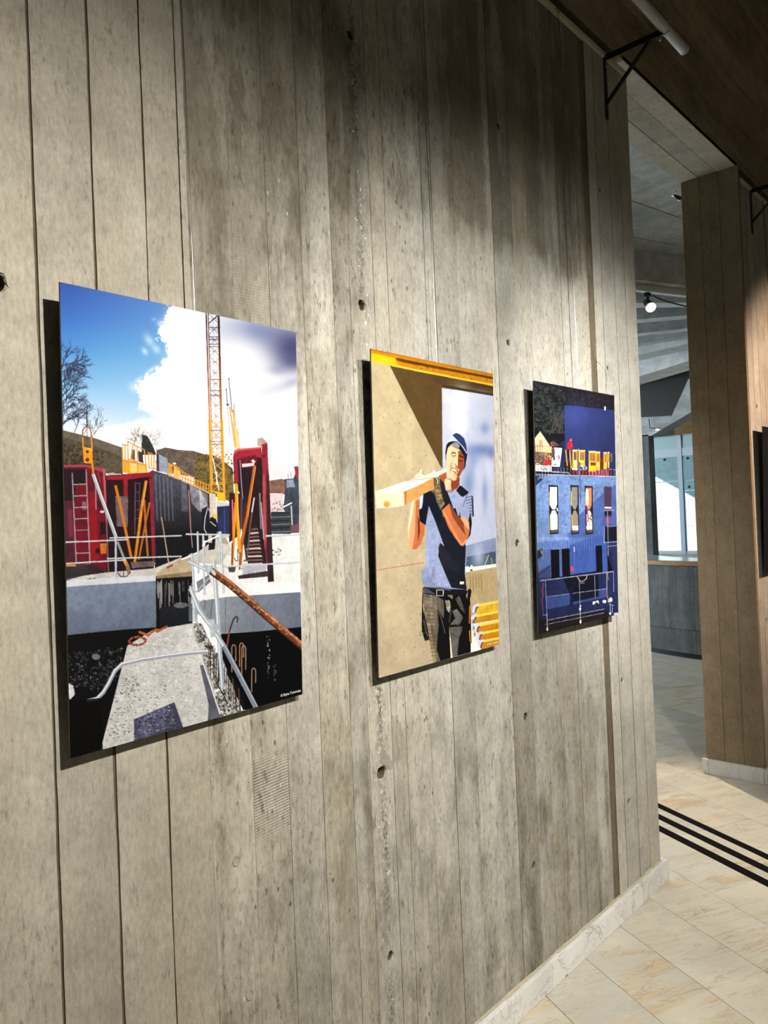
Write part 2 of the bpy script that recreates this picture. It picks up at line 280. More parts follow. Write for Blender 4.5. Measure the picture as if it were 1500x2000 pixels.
# ---------------------------------------------------------------- printed pictures (painted point by point)
class Canvas:
    def __init__(s, w, h, quad, seed):
        s.w, s.h = w, h
        s.a = np.zeros((h, w, 3), np.float32)
        src = np.array(quad, float); dst = np.array([(0, 0), (w, 0), (w, h), (0, h)], float)
        s.Hm = s.homog(src, dst); inv = np.linalg.inv(s.Hm)
        X, Y = np.meshgrid(np.arange(w) + .5, np.arange(h) + .5)
        q = inv @ np.stack([X.ravel(), Y.ravel(), np.ones(w * h)])
        s.PX = (q[0] / q[2]).reshape(h, w).astype(np.float32); s.PY = (q[1] / q[2]).reshape(h, w).astype(np.float32)
        s.rng = np.random.default_rng(seed)
        s.n1 = s.field(w // 60, h // 60); s.n2 = s.field(w // 16, h // 16); s.n3 = s.field(w // 4, h // 4)
        s.nv = s.field(w // 5, h // 60)
        s.use(0, 0, 1)
    @staticmethod
    def homog(a, b):
        A = []
        for (x, y), (u, v) in zip(a, b):
            A += [[x, y, 1, 0, 0, 0, -u * x, -u * y, -u], [0, 0, 0, x, y, 1, -v * x, -v * y, -v]]
        return np.linalg.svd(np.array(A))[2][-1].reshape(3, 3)
    def field(s, nx, ny):
        nx, ny = max(2, nx), max(2, ny)
        g = s.rng.random((ny + 1, nx + 1)).astype(np.float32)
        x = np.linspace(0, nx - 1e-3, s.w); y = np.linspace(0, ny - 1e-3, s.h)
        xi, yi = x.astype(int), y.astype(int); fx = (x - xi)[None]; fy = (y - yi)[:, None]
        fx = fx * fx * (3 - 2 * fx); fy = fy * fy * (3 - 2 * fy)
        a = g[yi][:, xi]; b = g[yi][:, xi + 1]; c = g[yi + 1][:, xi]; d = g[yi + 1][:, xi + 1]
        return ((a * (1 - fx) + b * fx) * (1 - fy) + (c * (1 - fx) + d * fx) * fy).astype(np.float32)
    def use(s, x0, y0, k):
        s.o = (x0, y0, k)
        return s
    def zx(s): return (s.PX - s.o[0]) / s.o[2]
    def zy(s): return (s.PY - s.o[1]) / s.o[2]
    def tc(s, pts):
        p = np.array(pts, float); p = np.stack([s.o[0] + p[:, 0] * s.o[2], s.o[1] + p[:, 1] * s.o[2], np.ones(len(p))])
        q = s.Hm @ p
        return np.stack([q[0] / q[2], q[1] / q[2]], 1)
    def mask(s, c):
        x0, x1 = int(max(0, np.floor(c[:, 0].min()))), int(min(s.w, np.ceil(c[:, 0].max()) + 1))
        y0, y1 = int(max(0, np.floor(c[:, 1].min()))), int(min(s.h, np.ceil(c[:, 1].max()) + 1))
        if x1 <= x0 or y1 <= y0: return None
        X = np.arange(x0, x1)[None] + .5; Y = np.arange(y0, y1)[:, None] + .5
        m = np.zeros((y1 - y0, x1 - x0), bool)
        for i in range(len(c)):
            ax, ay = c[i - 1]; bx, by = c[i]
            if ay == by: continue
            r = (ay > Y) != (by > Y)
            m ^= r & (X < ax + (Y - ay) * (bx - ax) / (by - ay))
        return m, slice(y0, y1), slice(x0, x1)
    def poly(s, pts, col, a=1., tex=0., grad=None):
        """grad=(x0,y0,x1,y1,col2): colour runs from col at the first point to col2 at the second"""
        r = s.mask(s.tc(pts))
        if r is None: return
        m, ys, xs = r
        v = s.a[ys, xs]; c = np.array(col, np.float32)
        full = np.broadcast_to(c, v.shape)
        if grad:
            gx0, gy0, gx1, gy1, c2 = grad
            dx, dy = gx1 - gx0, gy1 - gy0
            t = np.clip(((s.zx()[ys, xs] - gx0) * dx + (s.zy()[ys, xs] - gy0) * dy) / (dx * dx + dy * dy), 0, 1)[..., None]
            full = c * (1 - t) + np.array(c2, np.float32) * t
        if tex:
            n = (s.n1[ys, xs] * .3 + s.n2[ys, xs] * .35 + s.n3[ys, xs] * .35 - .5)[..., None]
            full = np.clip(full * (1 + 2 * tex * n), 0, 255)
        k = (m * a)[..., None].astype(np.float32)
        s.a[ys, xs] = v * (1 - k) + full * k
    def line(s, pts, wd, col, a=1., tex=0.):
        for (x0, y0), (x1, y1) in zip(pts[:-1], pts[1:]):
            L = math.hypot(x1 - x0, y1 - y0) or 1e-6
            nx, ny = -(y1 - y0) / L * wd / 2, (x1 - x0) / L * wd / 2
            ex, ey = (x1 - x0) / L * wd * .25, (y1 - y0) / L * wd * .25
            s.poly([(x0 + nx - ex, y0 + ny - ey), (x1 + nx + ex, y1 + ny + ey), (x1 - nx + ex, y1 - ny + ey), (x0 - nx - ex, y0 - ny - ey)], col, a, tex)
    def ell(s, cx, cy, rx, ry, col, a=1., rot=0., tex=0.):
        t = np.linspace(0, 2 * np.pi, 25)[:-1]; c, q = math.cos(rot), math.sin(rot)
        s.poly([(cx + rx * math.cos(u) * c - ry * math.sin(u) * q, cy + rx * math.cos(u) * q + ry * math.sin(u) * c) for u in t], col, a, tex)
    def blob(s, cx, cy, rx, ry, col, a=1., rot=0.):
        c, q = math.cos(rot), math.sin(rot)
        dx, dy = s.zx() - cx, s.zy() - cy
        u, v = (dx * c + dy * q) / rx, (-dx * q + dy * c) / ry
        k = (a * np.exp(-(u * u + v * v)))[..., None].astype(np.float32)
        s.a = s.a * (1 - k) + np.array(col, np.float32) * k
    def dots(s, pts, n, col, size, a=1., flat=1.):
        p = np.array(pts, float); lo, hi = p.min(0), p.max(0); k = 0
        for _ in range(n * 6):
            if k >= n: break
            x, y = s.rng.uniform(lo, hi)
            ins = False
            for i in range(len(p)):
                (ax, ay), (bx, by) = p[i - 1], p[i]
                if (ay > y) != (by > y) and x < ax + (y - ay) * (bx - ax) / (by - ay): ins = not ins
            if not ins: continue
            k += 1
            r = size * s.rng.uniform(.4, 1.2); t = s.rng.uniform(0, 6.28)
            s.poly([(x + r * math.cos(t + u) * s.rng.uniform(.6, 1.2), y + flat * r * math.sin(t + u) * s.rng.uniform(.6, 1.2)) for u in (0, 1.2, 2.4, 3.7, 5)], col, a)
    def twig(s, x, y, ang, L, wd, depth, col, spread=.5):
        if depth == 0 or L < 2: return
        x1, y1 = x + L * math.cos(ang), y + L * math.sin(ang)
        s.line([(x, y), (x1, y1)], wd, col, .9)
        for k in range(3 if depth > 2 else 2):
            s.twig(x + (x1 - x) * s.rng.uniform(.5, 1), y + (y1 - y) * s.rng.uniform(.5, 1), ang + s.rng.uniform(-spread, spread) * 1.6, L * s.rng.uniform(.55, .85), wd * .7, depth - 1, col, spread)
    def out(s):
        h, w = s.h // 2, s.w // 2
        return np.clip(s.a[:h * 2, :w * 2].reshape(h, 2, w, 2, 3).mean((1, 3)), 0, 255) / 255.


def ramp(t, stops):
    xs = [q[0] for q in stops]
    return np.stack([np.interp(t, xs, [q[1][i] for q in stops]) for i in range(3)], -1).astype(np.float32)


def paint_crane(cw, ch, quad):
    s = Canvas(cw, ch, quad, 3)
    # ---- sky (A = upper close-up)
    s.use(80, 530, .35333)
    x, y = s.zx(), s.zy()
    left = ramp(y, [(50, (44, 78, 160)), (250, (56, 106, 190)), (420, (76, 140, 206)), (600, (122, 176, 224)), (760, (178, 206, 236)), (880, (228, 234, 244))])
    k = np.clip((x - 150) / 520, 0, 1)[..., None]
    s.a = left * (1 - .35 * k) + np.array((150, 195, 230), np.float32) * .35 * k
    edge = np.interp(y, [40, 190, 240, 290, 330, 370, 400, 470, 510, 550, 580, 630, 690, 760, 780, 800, 830, 870], [760, 720, 690, 684, 640, 655, 690, 690, 660, 625, 568, 532, 556, 548, 610, 640, 560, 300])
    edge = edge + (s.n2 - .5) * 46 + (s.n3 - .5) * 36
    m = np.clip((x - edge) / np.interp(y, [740, 840], [14, 220]) + .5, 0, 1)[..., None]
    s.a = s.a * (1 - m) + np.array((254, 254, 255), np.float32) * m
    for q in [(600, 380, 22, 40, .5), (640, 430, 20, 26, .5), (575, 440, 14, 22, .6), (540, 600, 26, 14, .5), (510, 640, 20, 30, .4), (660, 290, 18, 20, .5), (625, 265, 14, 10, .3), (610, 545, 36, 12, .6)]:
        s.blob(q[0], q[1], q[2], q[3], (236, 244, 252), q[4], -.6)
    for q in [(870, 430, 70, 150, (222, 224, 238), .8, .2), (800, 640, 80, 50, (226, 228, 240), .8, 0), (1010, 330, 90, 110, (206, 212, 232), .8, 0), (1200, 330, 170, 90, (120, 132, 176), .85, .2),
              (1390, 430, 150, 140, (58, 62, 106), .95, .2), (1400, 500, 90, 50, (66, 70, 108), .7, -.2), (1300, 550, 50, 30, (110, 116, 148), .6, 0), (1200, 560, 160, 80, (206, 212, 228), .55, .5), (1290, 660, 170, 40, (186, 190, 208), .8, -.25),
              (1100, 690, 200, 60, (214, 218, 232), .7, -.1), (1390, 620, 60, 26, (150, 154, 180), .6, -.3), (1390, 800, 60, 18, (196, 200, 216), .8, -.3), (1050, 880, 260, 110, (255, 255, 255), .9, 0), (760, 470, 60, 120, (255, 255, 255), .7, .2), (730, 300, 50, 70, (255, 255, 255), .8, 0)]:
        s.blob(*q[:4], q[4], q[5], q[6])
    # ---- bare tree on the left, hills
    for i in range(11):
        s.twig(95 + s.rng.uniform(-10, 10), 880 - i * 36, s.rng.uniform(-1.25, -.1), s.rng.uniform(70, 105), 5, 5, (36, 40, 66), .42)
    s.twig(180, 900, -1.2, 90, 4, 5, (40, 42, 60)); s.twig(270, 930, -1.0, 70, 3.5, 5, (52, 52, 66))
    for q in ((560, 1000), (600, 1010), (520, 990)): s.twig(q[0], q[1], -1.6, 60, 3, 5, (92, 88, 84), .6)
    s.poly([(560, 900), (590, 905), (620, 960), (640, 1010), (560, 1010)], (34, 38, 36), .95, .5)
    s.poly([(640, 985), (690, 970), (760, 985), (840, 990), (900, 1008), (940, 1030), (940, 1150), (640, 1100)], (96, 84, 76), 1, .55)
    for i in range(26): s.twig(645 + i * 12, 1000 + i * 2, -1.55, 14, 2, 3, (84, 76, 74), .5)
    s.poly([(860, 1030), (900, 1010), (950, 1015), (1000, 1040), (1060, 1090), (1070, 1280), (850, 1200)], (104, 88, 48), 1, .6)
    s.dots([(850, 1010), (1060, 1010), (1070, 1250), (850, 1200)], 90, (140, 118, 62), 8, .7); s.dots([(850, 1010), (1060, 1010), (1070, 1250), (850, 1200)], 90, (52, 50, 32), 8, .7)
    s.poly([(1250, 1070), (1330, 1060), (1420, 1040), (1420, 1170), (1250, 1160)], (214, 214, 222), 1, .06)
    s.poly([(1255, 1160), (1330, 1150), (1425, 1180), (1425, 1240), (1255, 1230)], (112, 84, 72), 1, .5)
    # ---- long concrete wall behind
    s.poly([(118, 868), (300, 915), (450, 968), (455, 1115), (350, 1110), (118, 1070)], (74, 66, 54), 1, .45)
    s.poly([(118, 868), (300, 915), (450, 968), (450, 1020), (300, 960), (118, 905)], (96, 88, 76), 1, .25)
    s.dots([(125, 950), (350, 980), (350, 1080), (125, 1060)], 120, (46, 38, 26), 9, .8); s.dots([(125, 950), (350, 980), (440, 1080), (125, 1060)], 60, (122, 100, 60), 5, .7)
    # ---- tower crane mast
    s.use(380, 600, .15)
    for i in range(14):
        y0 = 90 + i * 140; k = i / 13; dx = y0 * .031
        c = (int(52 + 120 * k), int(36 + 84 * k), int(40 + 70 * k))
        l, r = 172 + dx, 320 + dx * .95
        s.line([(l, y0), (r, y0 + 140)], 6 - 2 * k, c, .9); s.line([(r, y0), (l, y0 + 140)], 6 - 2 * k, c, .9)
        s.line([(l, y0 + 70), (r, y0 + 70)], 5, c, .8)
        s.line([(l + 50, y0), (l + 70, y0 + 140)], 4, (96, 96, 120), .8)
    for yy in (275, 395, 425, 490, 520, 945, 1090, 1155, 1610, 1750, 1790): s.line([(175 + yy * .031, yy), (322 + yy * .029, yy)], 9 if yy < 1200 else 6, (40, 30, 48) if yy < 1200 else (120, 96, 100))
    s.line([(180, 225), (310, 112)], 14, (34, 28, 30))
    for (a, b, wd) in (((150, 70), (215, 2010), 17), ((176, 70), (236, 2010), 12), ((312, 100), (362, 2010), 26)):
        n = 12
        for i in range(n):
            t0, t1 = i / n, (i + 1) / n
            c = ramp(np.array([t0]), [(0, (44, 28, 26)), (.3, (110, 50, 26)), (.55, (176, 100, 50)), (1, (226, 164, 66))])[0]
            s.line([(a[0] + (b[0] - a[0]) * t0, a[1] + (b[1] - a[1]) * t0), (a[0] + (b[0] - a[0]) * t1, a[1] + (b[1] - a[1]) * t1)], wd, c)
    s.line([(170, 80), (230, 2000)], 4, (236, 200, 170), .5)
    s.line([(445, 935), (488, 1370)], 9, (58, 58, 84)); s.line([(412, 1075), (430, 1280)], 8, (58, 54, 96)); s.line([(430, 1280), (458, 1660)], 6, (110, 110, 120))
    s.ell(445, 937, 9, 10, (30, 30, 40)); s.ell(412, 1077, 9, 10, (30, 30, 40)); s.ell(430, 1274, 22, 12, (70, 66, 110))
    s.poly([(445, 1285), (465, 1290), (545, 1830), (520, 1830)], (206, 164, 104)); s.poly([(490, 1340), (525, 1350), (556, 1830), (530, 1840)], (220, 176, 100), 1, .2); s.poly([(545, 1580), (568, 1580), (592, 1840), (560, 1850)], (226, 190, 120), 1, .2)
    s.line([(512, 1265), (516, 1350)], 8, (120, 90, 60))
    # ---- lower mast, platforms and long dark formwork (D close-up)
    s.use(330, 820, .18)
    for (a, b, c, wd) in [((440, 0), (462, 790), (214, 150, 40), 24), ((574, 0), (604, 880), (226, 160, 40), 26), ((456, 0), (476, 700), (240, 200, 120), 6)]: s.line([a, b], wd, c)
    for i in range(7):
        y0 = i * 110
        s.line([(455 + i * 3, y0), (575 + i * 4, y0 + 110)], 9, (196, 160, 96)); s.line([(575 + i * 4, y0), (455 + i * 3, y0 + 110)], 9, (190, 150, 90))
    for yy in (115, 235, 265, 680, 700): s.line([(450, yy), (590, yy)], 9, (140, 120, 110) if yy < 400 else (226, 160, 30))
    s.line([(480, 420), (545, 770)], 12, (226, 222, 216)); s.line([(520, 560), (520, 700)], 10, (240, 236, 226))
    s.poly([(450, 760), (600, 790), (605, 880), (530, 880), (520, 800)], (236, 186, 40)); s.poly([(430, 790), (510, 800), (530, 1240), (440, 1240)], (216, 206, 190), 1, .2)
    for q in [(0, 470, 150, 650, 5), (150, 560, 270, 700, 4), (285, 645, 435, 780, 5)]:
        x0, y0, x1, y1, n = q
        s.line([(x0, y0), (x1, y0 + (y1 - y0) * .45)], 10, (206, 142, 50))
        s.line([(x0, y0 + 60), (x1, y1 - 30)], 9, (206, 142, 50))
        for i in range(n + 1): s.line([(x0 + (x1 - x0) * i / n, y0 + (y1 - y0) * .45 * i / n - 6), (x0 + (x1 - x0) * i / n, y0 + (y1 - y0) * .6 * i / n + 120)], 12, (214, 146, 40))
    s.poly([(60, 500), (130, 560), (130, 640), (60, 610)], (226, 186, 110))
    s.poly([(520, 880), (660, 905), (660, 940), (520, 940)], (198, 200, 208)); s.poly([(522, 940), (660, 930), (665, 1240), (530, 1240)], (38, 48, 82), 1, .25); s.line([(605, 950), (608, 1240)], 8, (70, 88, 128))
    s.poly([(520, 1240), (700, 1260), (700, 1580), (200, 1540), (330, 1420), (430, 1330)], (198, 192, 182), 1, .14)
    s.poly([(520, 1270), (700, 1290), (690, 1350), (540, 1330)], (150, 138, 122), .8, .2)
    s.poly([(-20, 590), (210, 690), (440, 800), (450, 1330), (330, 1420), (0, 1560), (-20, 1560)], (70, 70, 82), 1, .3, grad=(200, 700, 240, 1250, (20, 20, 24)))
    s.poly([(-20, 590), (210, 690), (215, 1000), (-20, 940)], (96, 98, 112), .6, .45)
    s.poly([(225, 700), (330, 760), (420, 800), (425, 930), (330, 990), (250, 900)], (150, 146, 160), .7, .5); s.poly([(330, 740), (430, 930), (340, 1000)], (206, 206, 214), .6, .4)
    s.poly([(360, 960), (440, 930), (450, 1330), (370, 1380)], (24, 26, 36), .9)
    s.line([(210, 690), (232, 1160)], 22, (78, 30, 42)); s.line([(218, 760), (240, 1180), (258, 1380)], 9, (188, 140, 140)); s.line([(430, 800), (438, 940)], 14, (60, 24, 36))
    s.poly([(-20, 590), (210, 690), (440, 800), (440, 782), (210, 672), (-20, 572)], (200, 170, 130))
    # worker with hose in the back
    s.poly([(450, 1060), (500, 1040), (530, 1130), (535, 1200), (510, 1250), (500, 1400), (430, 1410), (440, 1300), (430, 1160)], (22, 24, 34)); s.ell(505, 1045, 24, 24, (232, 190, 50)); s.line([(450, 1100), (510, 1150)], 10, (196, 196, 150)); s.poly([(430, 1250), (470, 1250), (470, 1330), (430, 1330)], (190, 186, 170))
    s.line([(420, 960), (395, 1060), (385, 1180), (410, 1225)], 8, (220, 216, 206)); s.line([(425, 950), (470, 1040)], 9, (190, 180, 170))
    # ---- right part: distant scaffold, white slab
    s.poly([(1090, 800), (1230, 800), (1250, 1000), (1100, 1000)], (214, 196, 200), 1, .12); s.dots([(1120, 900), (1250, 880), (1250, 990), (1120, 990)], 50, (110, 96, 92), 9, .7)
    s.poly([(1250, 650), (1350, 640), (1395, 500), (1410, 560), (1410, 1150), (1320, 1150), (1240, 960), (1260, 760)], (56, 62, 76), 1, .5); s.poly([(1270, 660), (1350, 650), (1365, 735), (1275, 740)], (140, 152, 176), .8, .3)
    s.line([(1200, 800), (1260, 690)], 20, (150, 70, 84), .8); s.line([(1370, 520), (1395, 640)], 30, (150, 40, 56))
    s.line([(1240, 950), (1330, 905)], 14, (226, 228, 232)); s.line([(1325, 940), (1335, 1140)], 16, (170, 178, 190)); s.line([(1290, 640), (1290, 590)], 5, (90, 90, 100)); s.line([(1320, 630), (1320, 570)], 5, (90, 90, 100))
    s.poly([(1105, 1000), (1320, 1000), (1320, 1240), (1110, 1240)], (52, 56, 60), 1, .3)
    for i in range(6): s.line([(1110, 1020 + i * 40), (1310, 1014 + i * 40)], 9, (120, 126, 130) if i % 2 else (24, 26, 28))
    s.poly([(1320, 1150), (1412, 1130), (1412, 1230), (1320, 1235)], (110, 70, 86))
    s.poly([(620, 1280), (1420, 1250), (1430, 1900), (300, 1900), (330, 1760), (560, 1560), (680, 1400)], (226, 225, 224), 1, .1)
    s.poly([(1110, 1290), (1420, 1270), (1420, 1540), (1130, 1560)], (222, 222, 222), 1, .12); s.dots([(1130, 1400), (1210, 1400), (1210, 1470), (1130, 1470)], 24, (70, 66, 60), 12, .9, .5)
    # ---- red formwork tower
    s.poly([(655, 790), (780, 800), (780, 1240), (655, 1330)], (58, 20, 28), 1, .35); s.line([(690, 870), (700, 1300)], 16, (190, 120, 110)); s.line([(740, 880), (745, 1240)], 14, (226, 210, 190))
    s.poly([(700, 420), (745, 400), (1010, 400), (1060, 300), (1085, 620), (1100, 1240), (1060, 1560), (860, 1560), (800, 1300), (770, 800), (705, 690)], (38, 24, 30), 1, .35)
    s.poly([(695, 415), (710, 330), (745, 315), (1000, 300), (1010, 420), (945, 405), (780, 425), (745, 430), (755, 680), (712, 690)], (150, 36, 52), 1, .14)
    s.poly([(710, 330), (745, 316), (990, 298), (985, 316), (745, 340), (715, 370)], (196, 92, 96)); s.poly([(735, 430), (940, 380), (960, 440), (930, 520), (790, 530), (770, 440)], (96, 26, 36), 1, .2)
    s.poly([(790, 480), (925, 470), (925, 500), (795, 516)], (216, 206, 214)); s.line([(905, 445), (925, 460)], 26, (244, 240, 240))
    s.poly([(955, 210), (1010, 196), (1065, 255), (1075, 330), (1010, 300), (960, 290)], (176, 150, 148), 1, .15); s.poly([(1005, 270), (1065, 255), (1095, 900), (1110, 1560), (1060, 1560), (1030, 1250), (1015, 700)], (136, 40, 52), 1, .2)
    s.poly([(1060, 520), (1085, 640), (1140, 1755), (1075, 1760), (1060, 1400)], (52, 30, 34), 1, .3); s.poly([(1015, 600), (1040, 600), (1060, 1260), (1040, 1430), (1020, 1100)], (166, 70, 76), 1, .2)
    s.ell(1028, 396, 12, 12, (50, 16, 20)); s.line([(985, 800), (1000, 1180)], 18, (130, 104, 120)); s.line([(1000, 900), (1030, 1300)], 12, (170, 150, 160)); s.line([(770, 440), (800, 860)], 10, (150, 140, 160))
    for i in range(11):
        yy = 1180 + i * 42; w = 70 + i * 8
        s.poly([(900 - i * 10, yy), (960 + i * 6, yy - 8), (970 + i * 7, yy + 12), (890 - i * 11, yy + 20)], (206, 190, 180) if i % 2 else (120, 84, 76), .95)
    s.poly([(750, 1690), (1000, 1640), (1080, 1640), (1080, 1700), (760, 1725)], (52, 46, 48), 1, .4); s.poly([(800, 1590), (1060, 1560), (1060, 1640), (800, 1680)], (176, 176, 186), 1, .25)
    s.line([(925, 840), (880, 1160), (850, 1500)], 16, (90, 80, 84)); s.line([(925, 850), (900, 1000)], 12, (220, 220, 226)); s.line([(830, 900), (800, 1200), (845, 1520)], 16, (60, 46, 52)); s.line([(790, 850), (785, 1180)], 22, (76, 66, 80))
    s.line([(930, 510), (880, 830), (850, 1040), (795, 1300), (775, 1570)], 32, (176, 92, 30), 1, .2); s.line([(938, 510), (888, 830), (858, 1040)], 8, (222, 146, 70))
    s.line([(730, 700), (740, 1000), (770, 1440)], 34, (226, 150, 30)); s.line([(725, 900), (700, 1340), (690, 1570)], 28, (216, 136, 30), 1, .1); s.line([(690, 1340), (686, 1560)], 16, (120, 56, 40)); s.line([(742, 700), (752, 1000), (775, 1300)], 8, (250, 200, 80))
    s.line([(775, 1440), (768, 1620)], 20, (150, 84, 50)); s.poly([(640, 1590), (730, 1595), (715, 1650), (655, 1650)], (66, 66, 72)); s.line([(712, 1495), (725, 1525), (750, 1530), (748, 1400)], 8, (40, 40, 44))
    # ---- red formwork and platforms on the left (C close-up)
    s.use(110, 800, .17505)
    s.poly([(60, 600), (330, 600), (540, 650), (560, 720), (1080, 690), (1110, 1640), (1090, 1770), (590, 1800), (60, 1870)], (34, 14, 20), 1, .3)
    s.poly([(60, 600), (330, 598), (545, 645), (575, 1600), (560, 1780), (380, 1790), (80, 1700)], (96, 16, 30), 1, .3)
    s.poly([(70, 640), (330, 650), (340, 800), (210, 830), (215, 1000), (80, 1000)], (26, 12, 20), .95, .2); s.poly([(90, 1000), (170, 1000), (200, 1680), (100, 1680)], (70, 30, 44), .9, .3); s.poly([(130, 1100), (180, 1100), (190, 1400), (140, 1400)], (130, 60, 76), .5)
    s.poly([(360, 900), (440, 900), (480, 1650), (380, 1700)], (140, 18, 30), .8, .2)
    s.poly([(60, 600), (330, 598), (545, 645), (545, 690), (500, 680), (330, 625), (60, 625)], (150, 62, 72)); s.poly([(520, 645), (548, 645), (572, 1250), (556, 1250)], (176, 86, 96)); s.line([(565, 1250), (585, 1790)], 14, (120, 90, 90))
    s.poly([(470, 670), (505, 800), (490, 800), (460, 700)], (150, 40, 60)); s.poly([(490, 1240), (555, 1240), (555, 1380), (495, 1380)], (36, 10, 16)); s.poly([(490, 1480), (565, 1480), (560, 1590), (500, 1600)], (190, 100, 30), 1, .3); s.poly([(440, 1540), (485, 1530), (485, 1590), (440, 1590)], (40, 12, 16))
    s.ell(515, 1125, 24, 14, (230, 190, 200)); s.line([(440, 830), (448, 1100)], 12, (150, 130, 140)); s.poly([(450, 1010), (500, 1000), (520, 1080), (470, 1080)], (60, 20, 34)); s.poly([(290, 1010), (335, 1010), (340, 1100), (290, 1100)], (150, 120, 130), .7)
    s.poly([(560, 730), (760, 715), (1040, 690), (1045, 740), (800, 770), (800, 960), (755, 960), (750, 770), (570, 770)], (142, 30, 46), 1, .15); s.poly([(1035, 690), (1085, 660), (1110, 1600), (1085, 1770), (1070, 1600), (1045, 900)], (128, 36, 52), 1, .2); s.ell(1055, 755, 12, 12, (60, 20, 30))
    s.poly([(660, 950), (805, 960), (800, 1300), (680, 1290)], (120, 104, 110), .75, .5); s.line([(885, 800), (880, 1380)], 10, (90, 84, 100)); s.line([(935, 800), (925, 1250)], 8, (80, 74, 90))
    for i in range(5): s.line([(885, 810 + i * 98), (935, 815 + i * 98)], 7, (96, 90, 104))
    s.line([(180, 690), (225, 1700)], 13, (146, 142, 150)); s.line([(335, 650), (378, 1700)], 14, (160, 130, 140))
    for i in range(8): s.line([(190 + i * 5, 820 + i * 128), (340 + i * 5, 815 + i * 128)], 9, (176, 170, 178))
    s.poly([(570, 700), (650, 690), (660, 715), (580, 720)], (200, 180, 150))
    s.line([(665, 840), (720, 1060), (770, 1300), (840, 1640)], 30, (190, 116, 30)); s.line([(1005, 790), (960, 1060), (930, 1300), (880, 1680)], 30, (206, 128, 34), 1, .2); s.line([(985, 1000), (1000, 1300), (1025, 1620)], 22, (176, 104, 30)); s.line([(1045, 1030), (1000, 1250), (925, 1660)], 20, (170, 100, 36))
    s.line([(1010, 800), (966, 1060)], 7, (240, 180, 90))
    # yellow lifting frame and platforms
    s.line([(342, 0), (345, 170)], 10, (30, 30, 40)); s.line([(345, 180), (355, 430)], 7, (70, 70, 80)); s.line([(350, 190), (310, 260)], 6, (60, 60, 70))
    s.line([(300, 400), (296, 220), (320, 185), (350, 178), (378, 195), (392, 240), (400, 420)], 15, (150, 86, 36)); s.line([(300, 300), (304, 420)], 14, (214, 140, 40)); s.line([(393, 300), (403, 420)], 14, (214, 140, 40))
    s.poly([(300, 410), (405, 415), (412, 590), (310, 580)], (226, 142, 24), 1, .12); s.ell(350, 545, 22, 22, (80, 50, 30)); s.ell(350, 455, 16, 18, (70, 44, 30)); s.line([(405, 580), (415, 690)], 22, (214, 130, 30)); s.line([(310, 405), (410, 440)], 8, (240, 190, 90))
    s.poly([(742, 540), (1000, 600), (1020, 690), (830, 706), (745, 690)], (230, 160, 50), 1, .1); s.poly([(820, 560), (905, 590), (905, 690), (860, 700), (825, 670)], (232, 196, 120)); s.poly([(920, 605), (990, 620), (1005, 690), (920, 692)], (236, 186, 96))
    s.poly([(915, 450), (970, 470), (975, 590), (920, 570)], (58, 50, 46)); s.poly([(840, 430), (880, 440), (885, 560), (840, 540)], (110, 88, 60))
    for (a, b) in [((740, 380), (748, 690)), ((768, 380), (775, 690)), ((802, 345), (806, 700)), ((905, 400), (912, 690)), ((985, 440), (1015, 690)), ((860, 390), (830, 550)), ((1030, 470), (1040, 640)), ((1065, 480), (1065, 630)), ((1095, 500), (1090, 640)), ((1115, 560), (1120, 650))]: s.line([a, b], 13, (222, 150, 50))
    for (a, b) in [((740, 380), (800, 390)), ((802, 345), (880, 390)), ((880, 390), (985, 440)), ((745, 560), (985, 600)), ((1030, 470), (1100, 505)), ((1030, 640), (1120, 655)), ((810, 545), (905, 575))]: s.line([a, b], 12, (206, 130, 50))
    s.poly([(1145, 490), (1245, 540), (1250, 710), (1150, 680)], (150, 160, 184), 1, .25); s.poly([(1120, 500), (1146, 490), (1152, 680), (1125, 670)], (60, 50, 60))
    s.poly([(1080, 670), (1250, 720), (1400, 780), (1400, 1500), (1330, 1700), (1100, 1770), (1110, 1600)], (74, 74, 88), 1, .35, grad=(1200, 740, 1240, 1420, (22, 21, 25)))
    for i in range(5): s.line([(1110 + i * 44, 720 + i * 14), (1130 + i * 44, 1230)], 16, (150, 158, 182), .35)
    for q in ((1260, 590), (1275, 600), (1340, 620)): s.line([q, (q[0] + 10, q[1] + 120)], 10, (222, 156, 60))
    s.line([(1250, 590), (1375, 650)], 10, (222, 156, 60)); s.line([(1255, 725), (1380, 775)], 14, (200, 170, 120)); s.ell(1322, 596, 18, 12, (240, 240, 240))
    s.line([(1180, 1200), (1262, 1720)], 8, (200, 180, 150))
    # slab, prop, railing
    s.poly([(100, 1870), (590, 1800), (1100, 1760), (1400, 1640), (1400, 1900), (1110, 1880), (100, 1950)], (196, 192, 190), 1, .16); s.poly([(1110, 1870), (1240, 1740), (1400, 1660), (1400, 1880)], (170, 150, 124), 1, .25)
    s.poly([(60, 1700), (380, 1710), (590, 1800), (300, 1840), (100, 1890)], (44, 40, 44), .9, .4); s.dots([(280, 1900), (440, 1850), (430, 1880), (300, 1920)], 50, (40, 36, 36), 16, .9, .6); s.poly([(830, 1690), (1090, 1680), (1090, 1740), (850, 1760)], (120, 112, 110), .8, .4)
    s.line([(415, 710), (500, 950), (600, 1220), (672, 1420)], 38, (164, 174, 184), 1, .12); s.line([(428, 710), (510, 945), (612, 1215), (684, 1415)], 9, (226, 232, 236)); s.line([(690, 1470), (760, 1650)], 26, (140, 146, 152)); s.line([(770, 1680), (800, 1740)], 40, (196, 130, 40), 1, .3); s.line([(800, 1740), (815, 1810)], 42, (130, 110, 90), 1, .5)
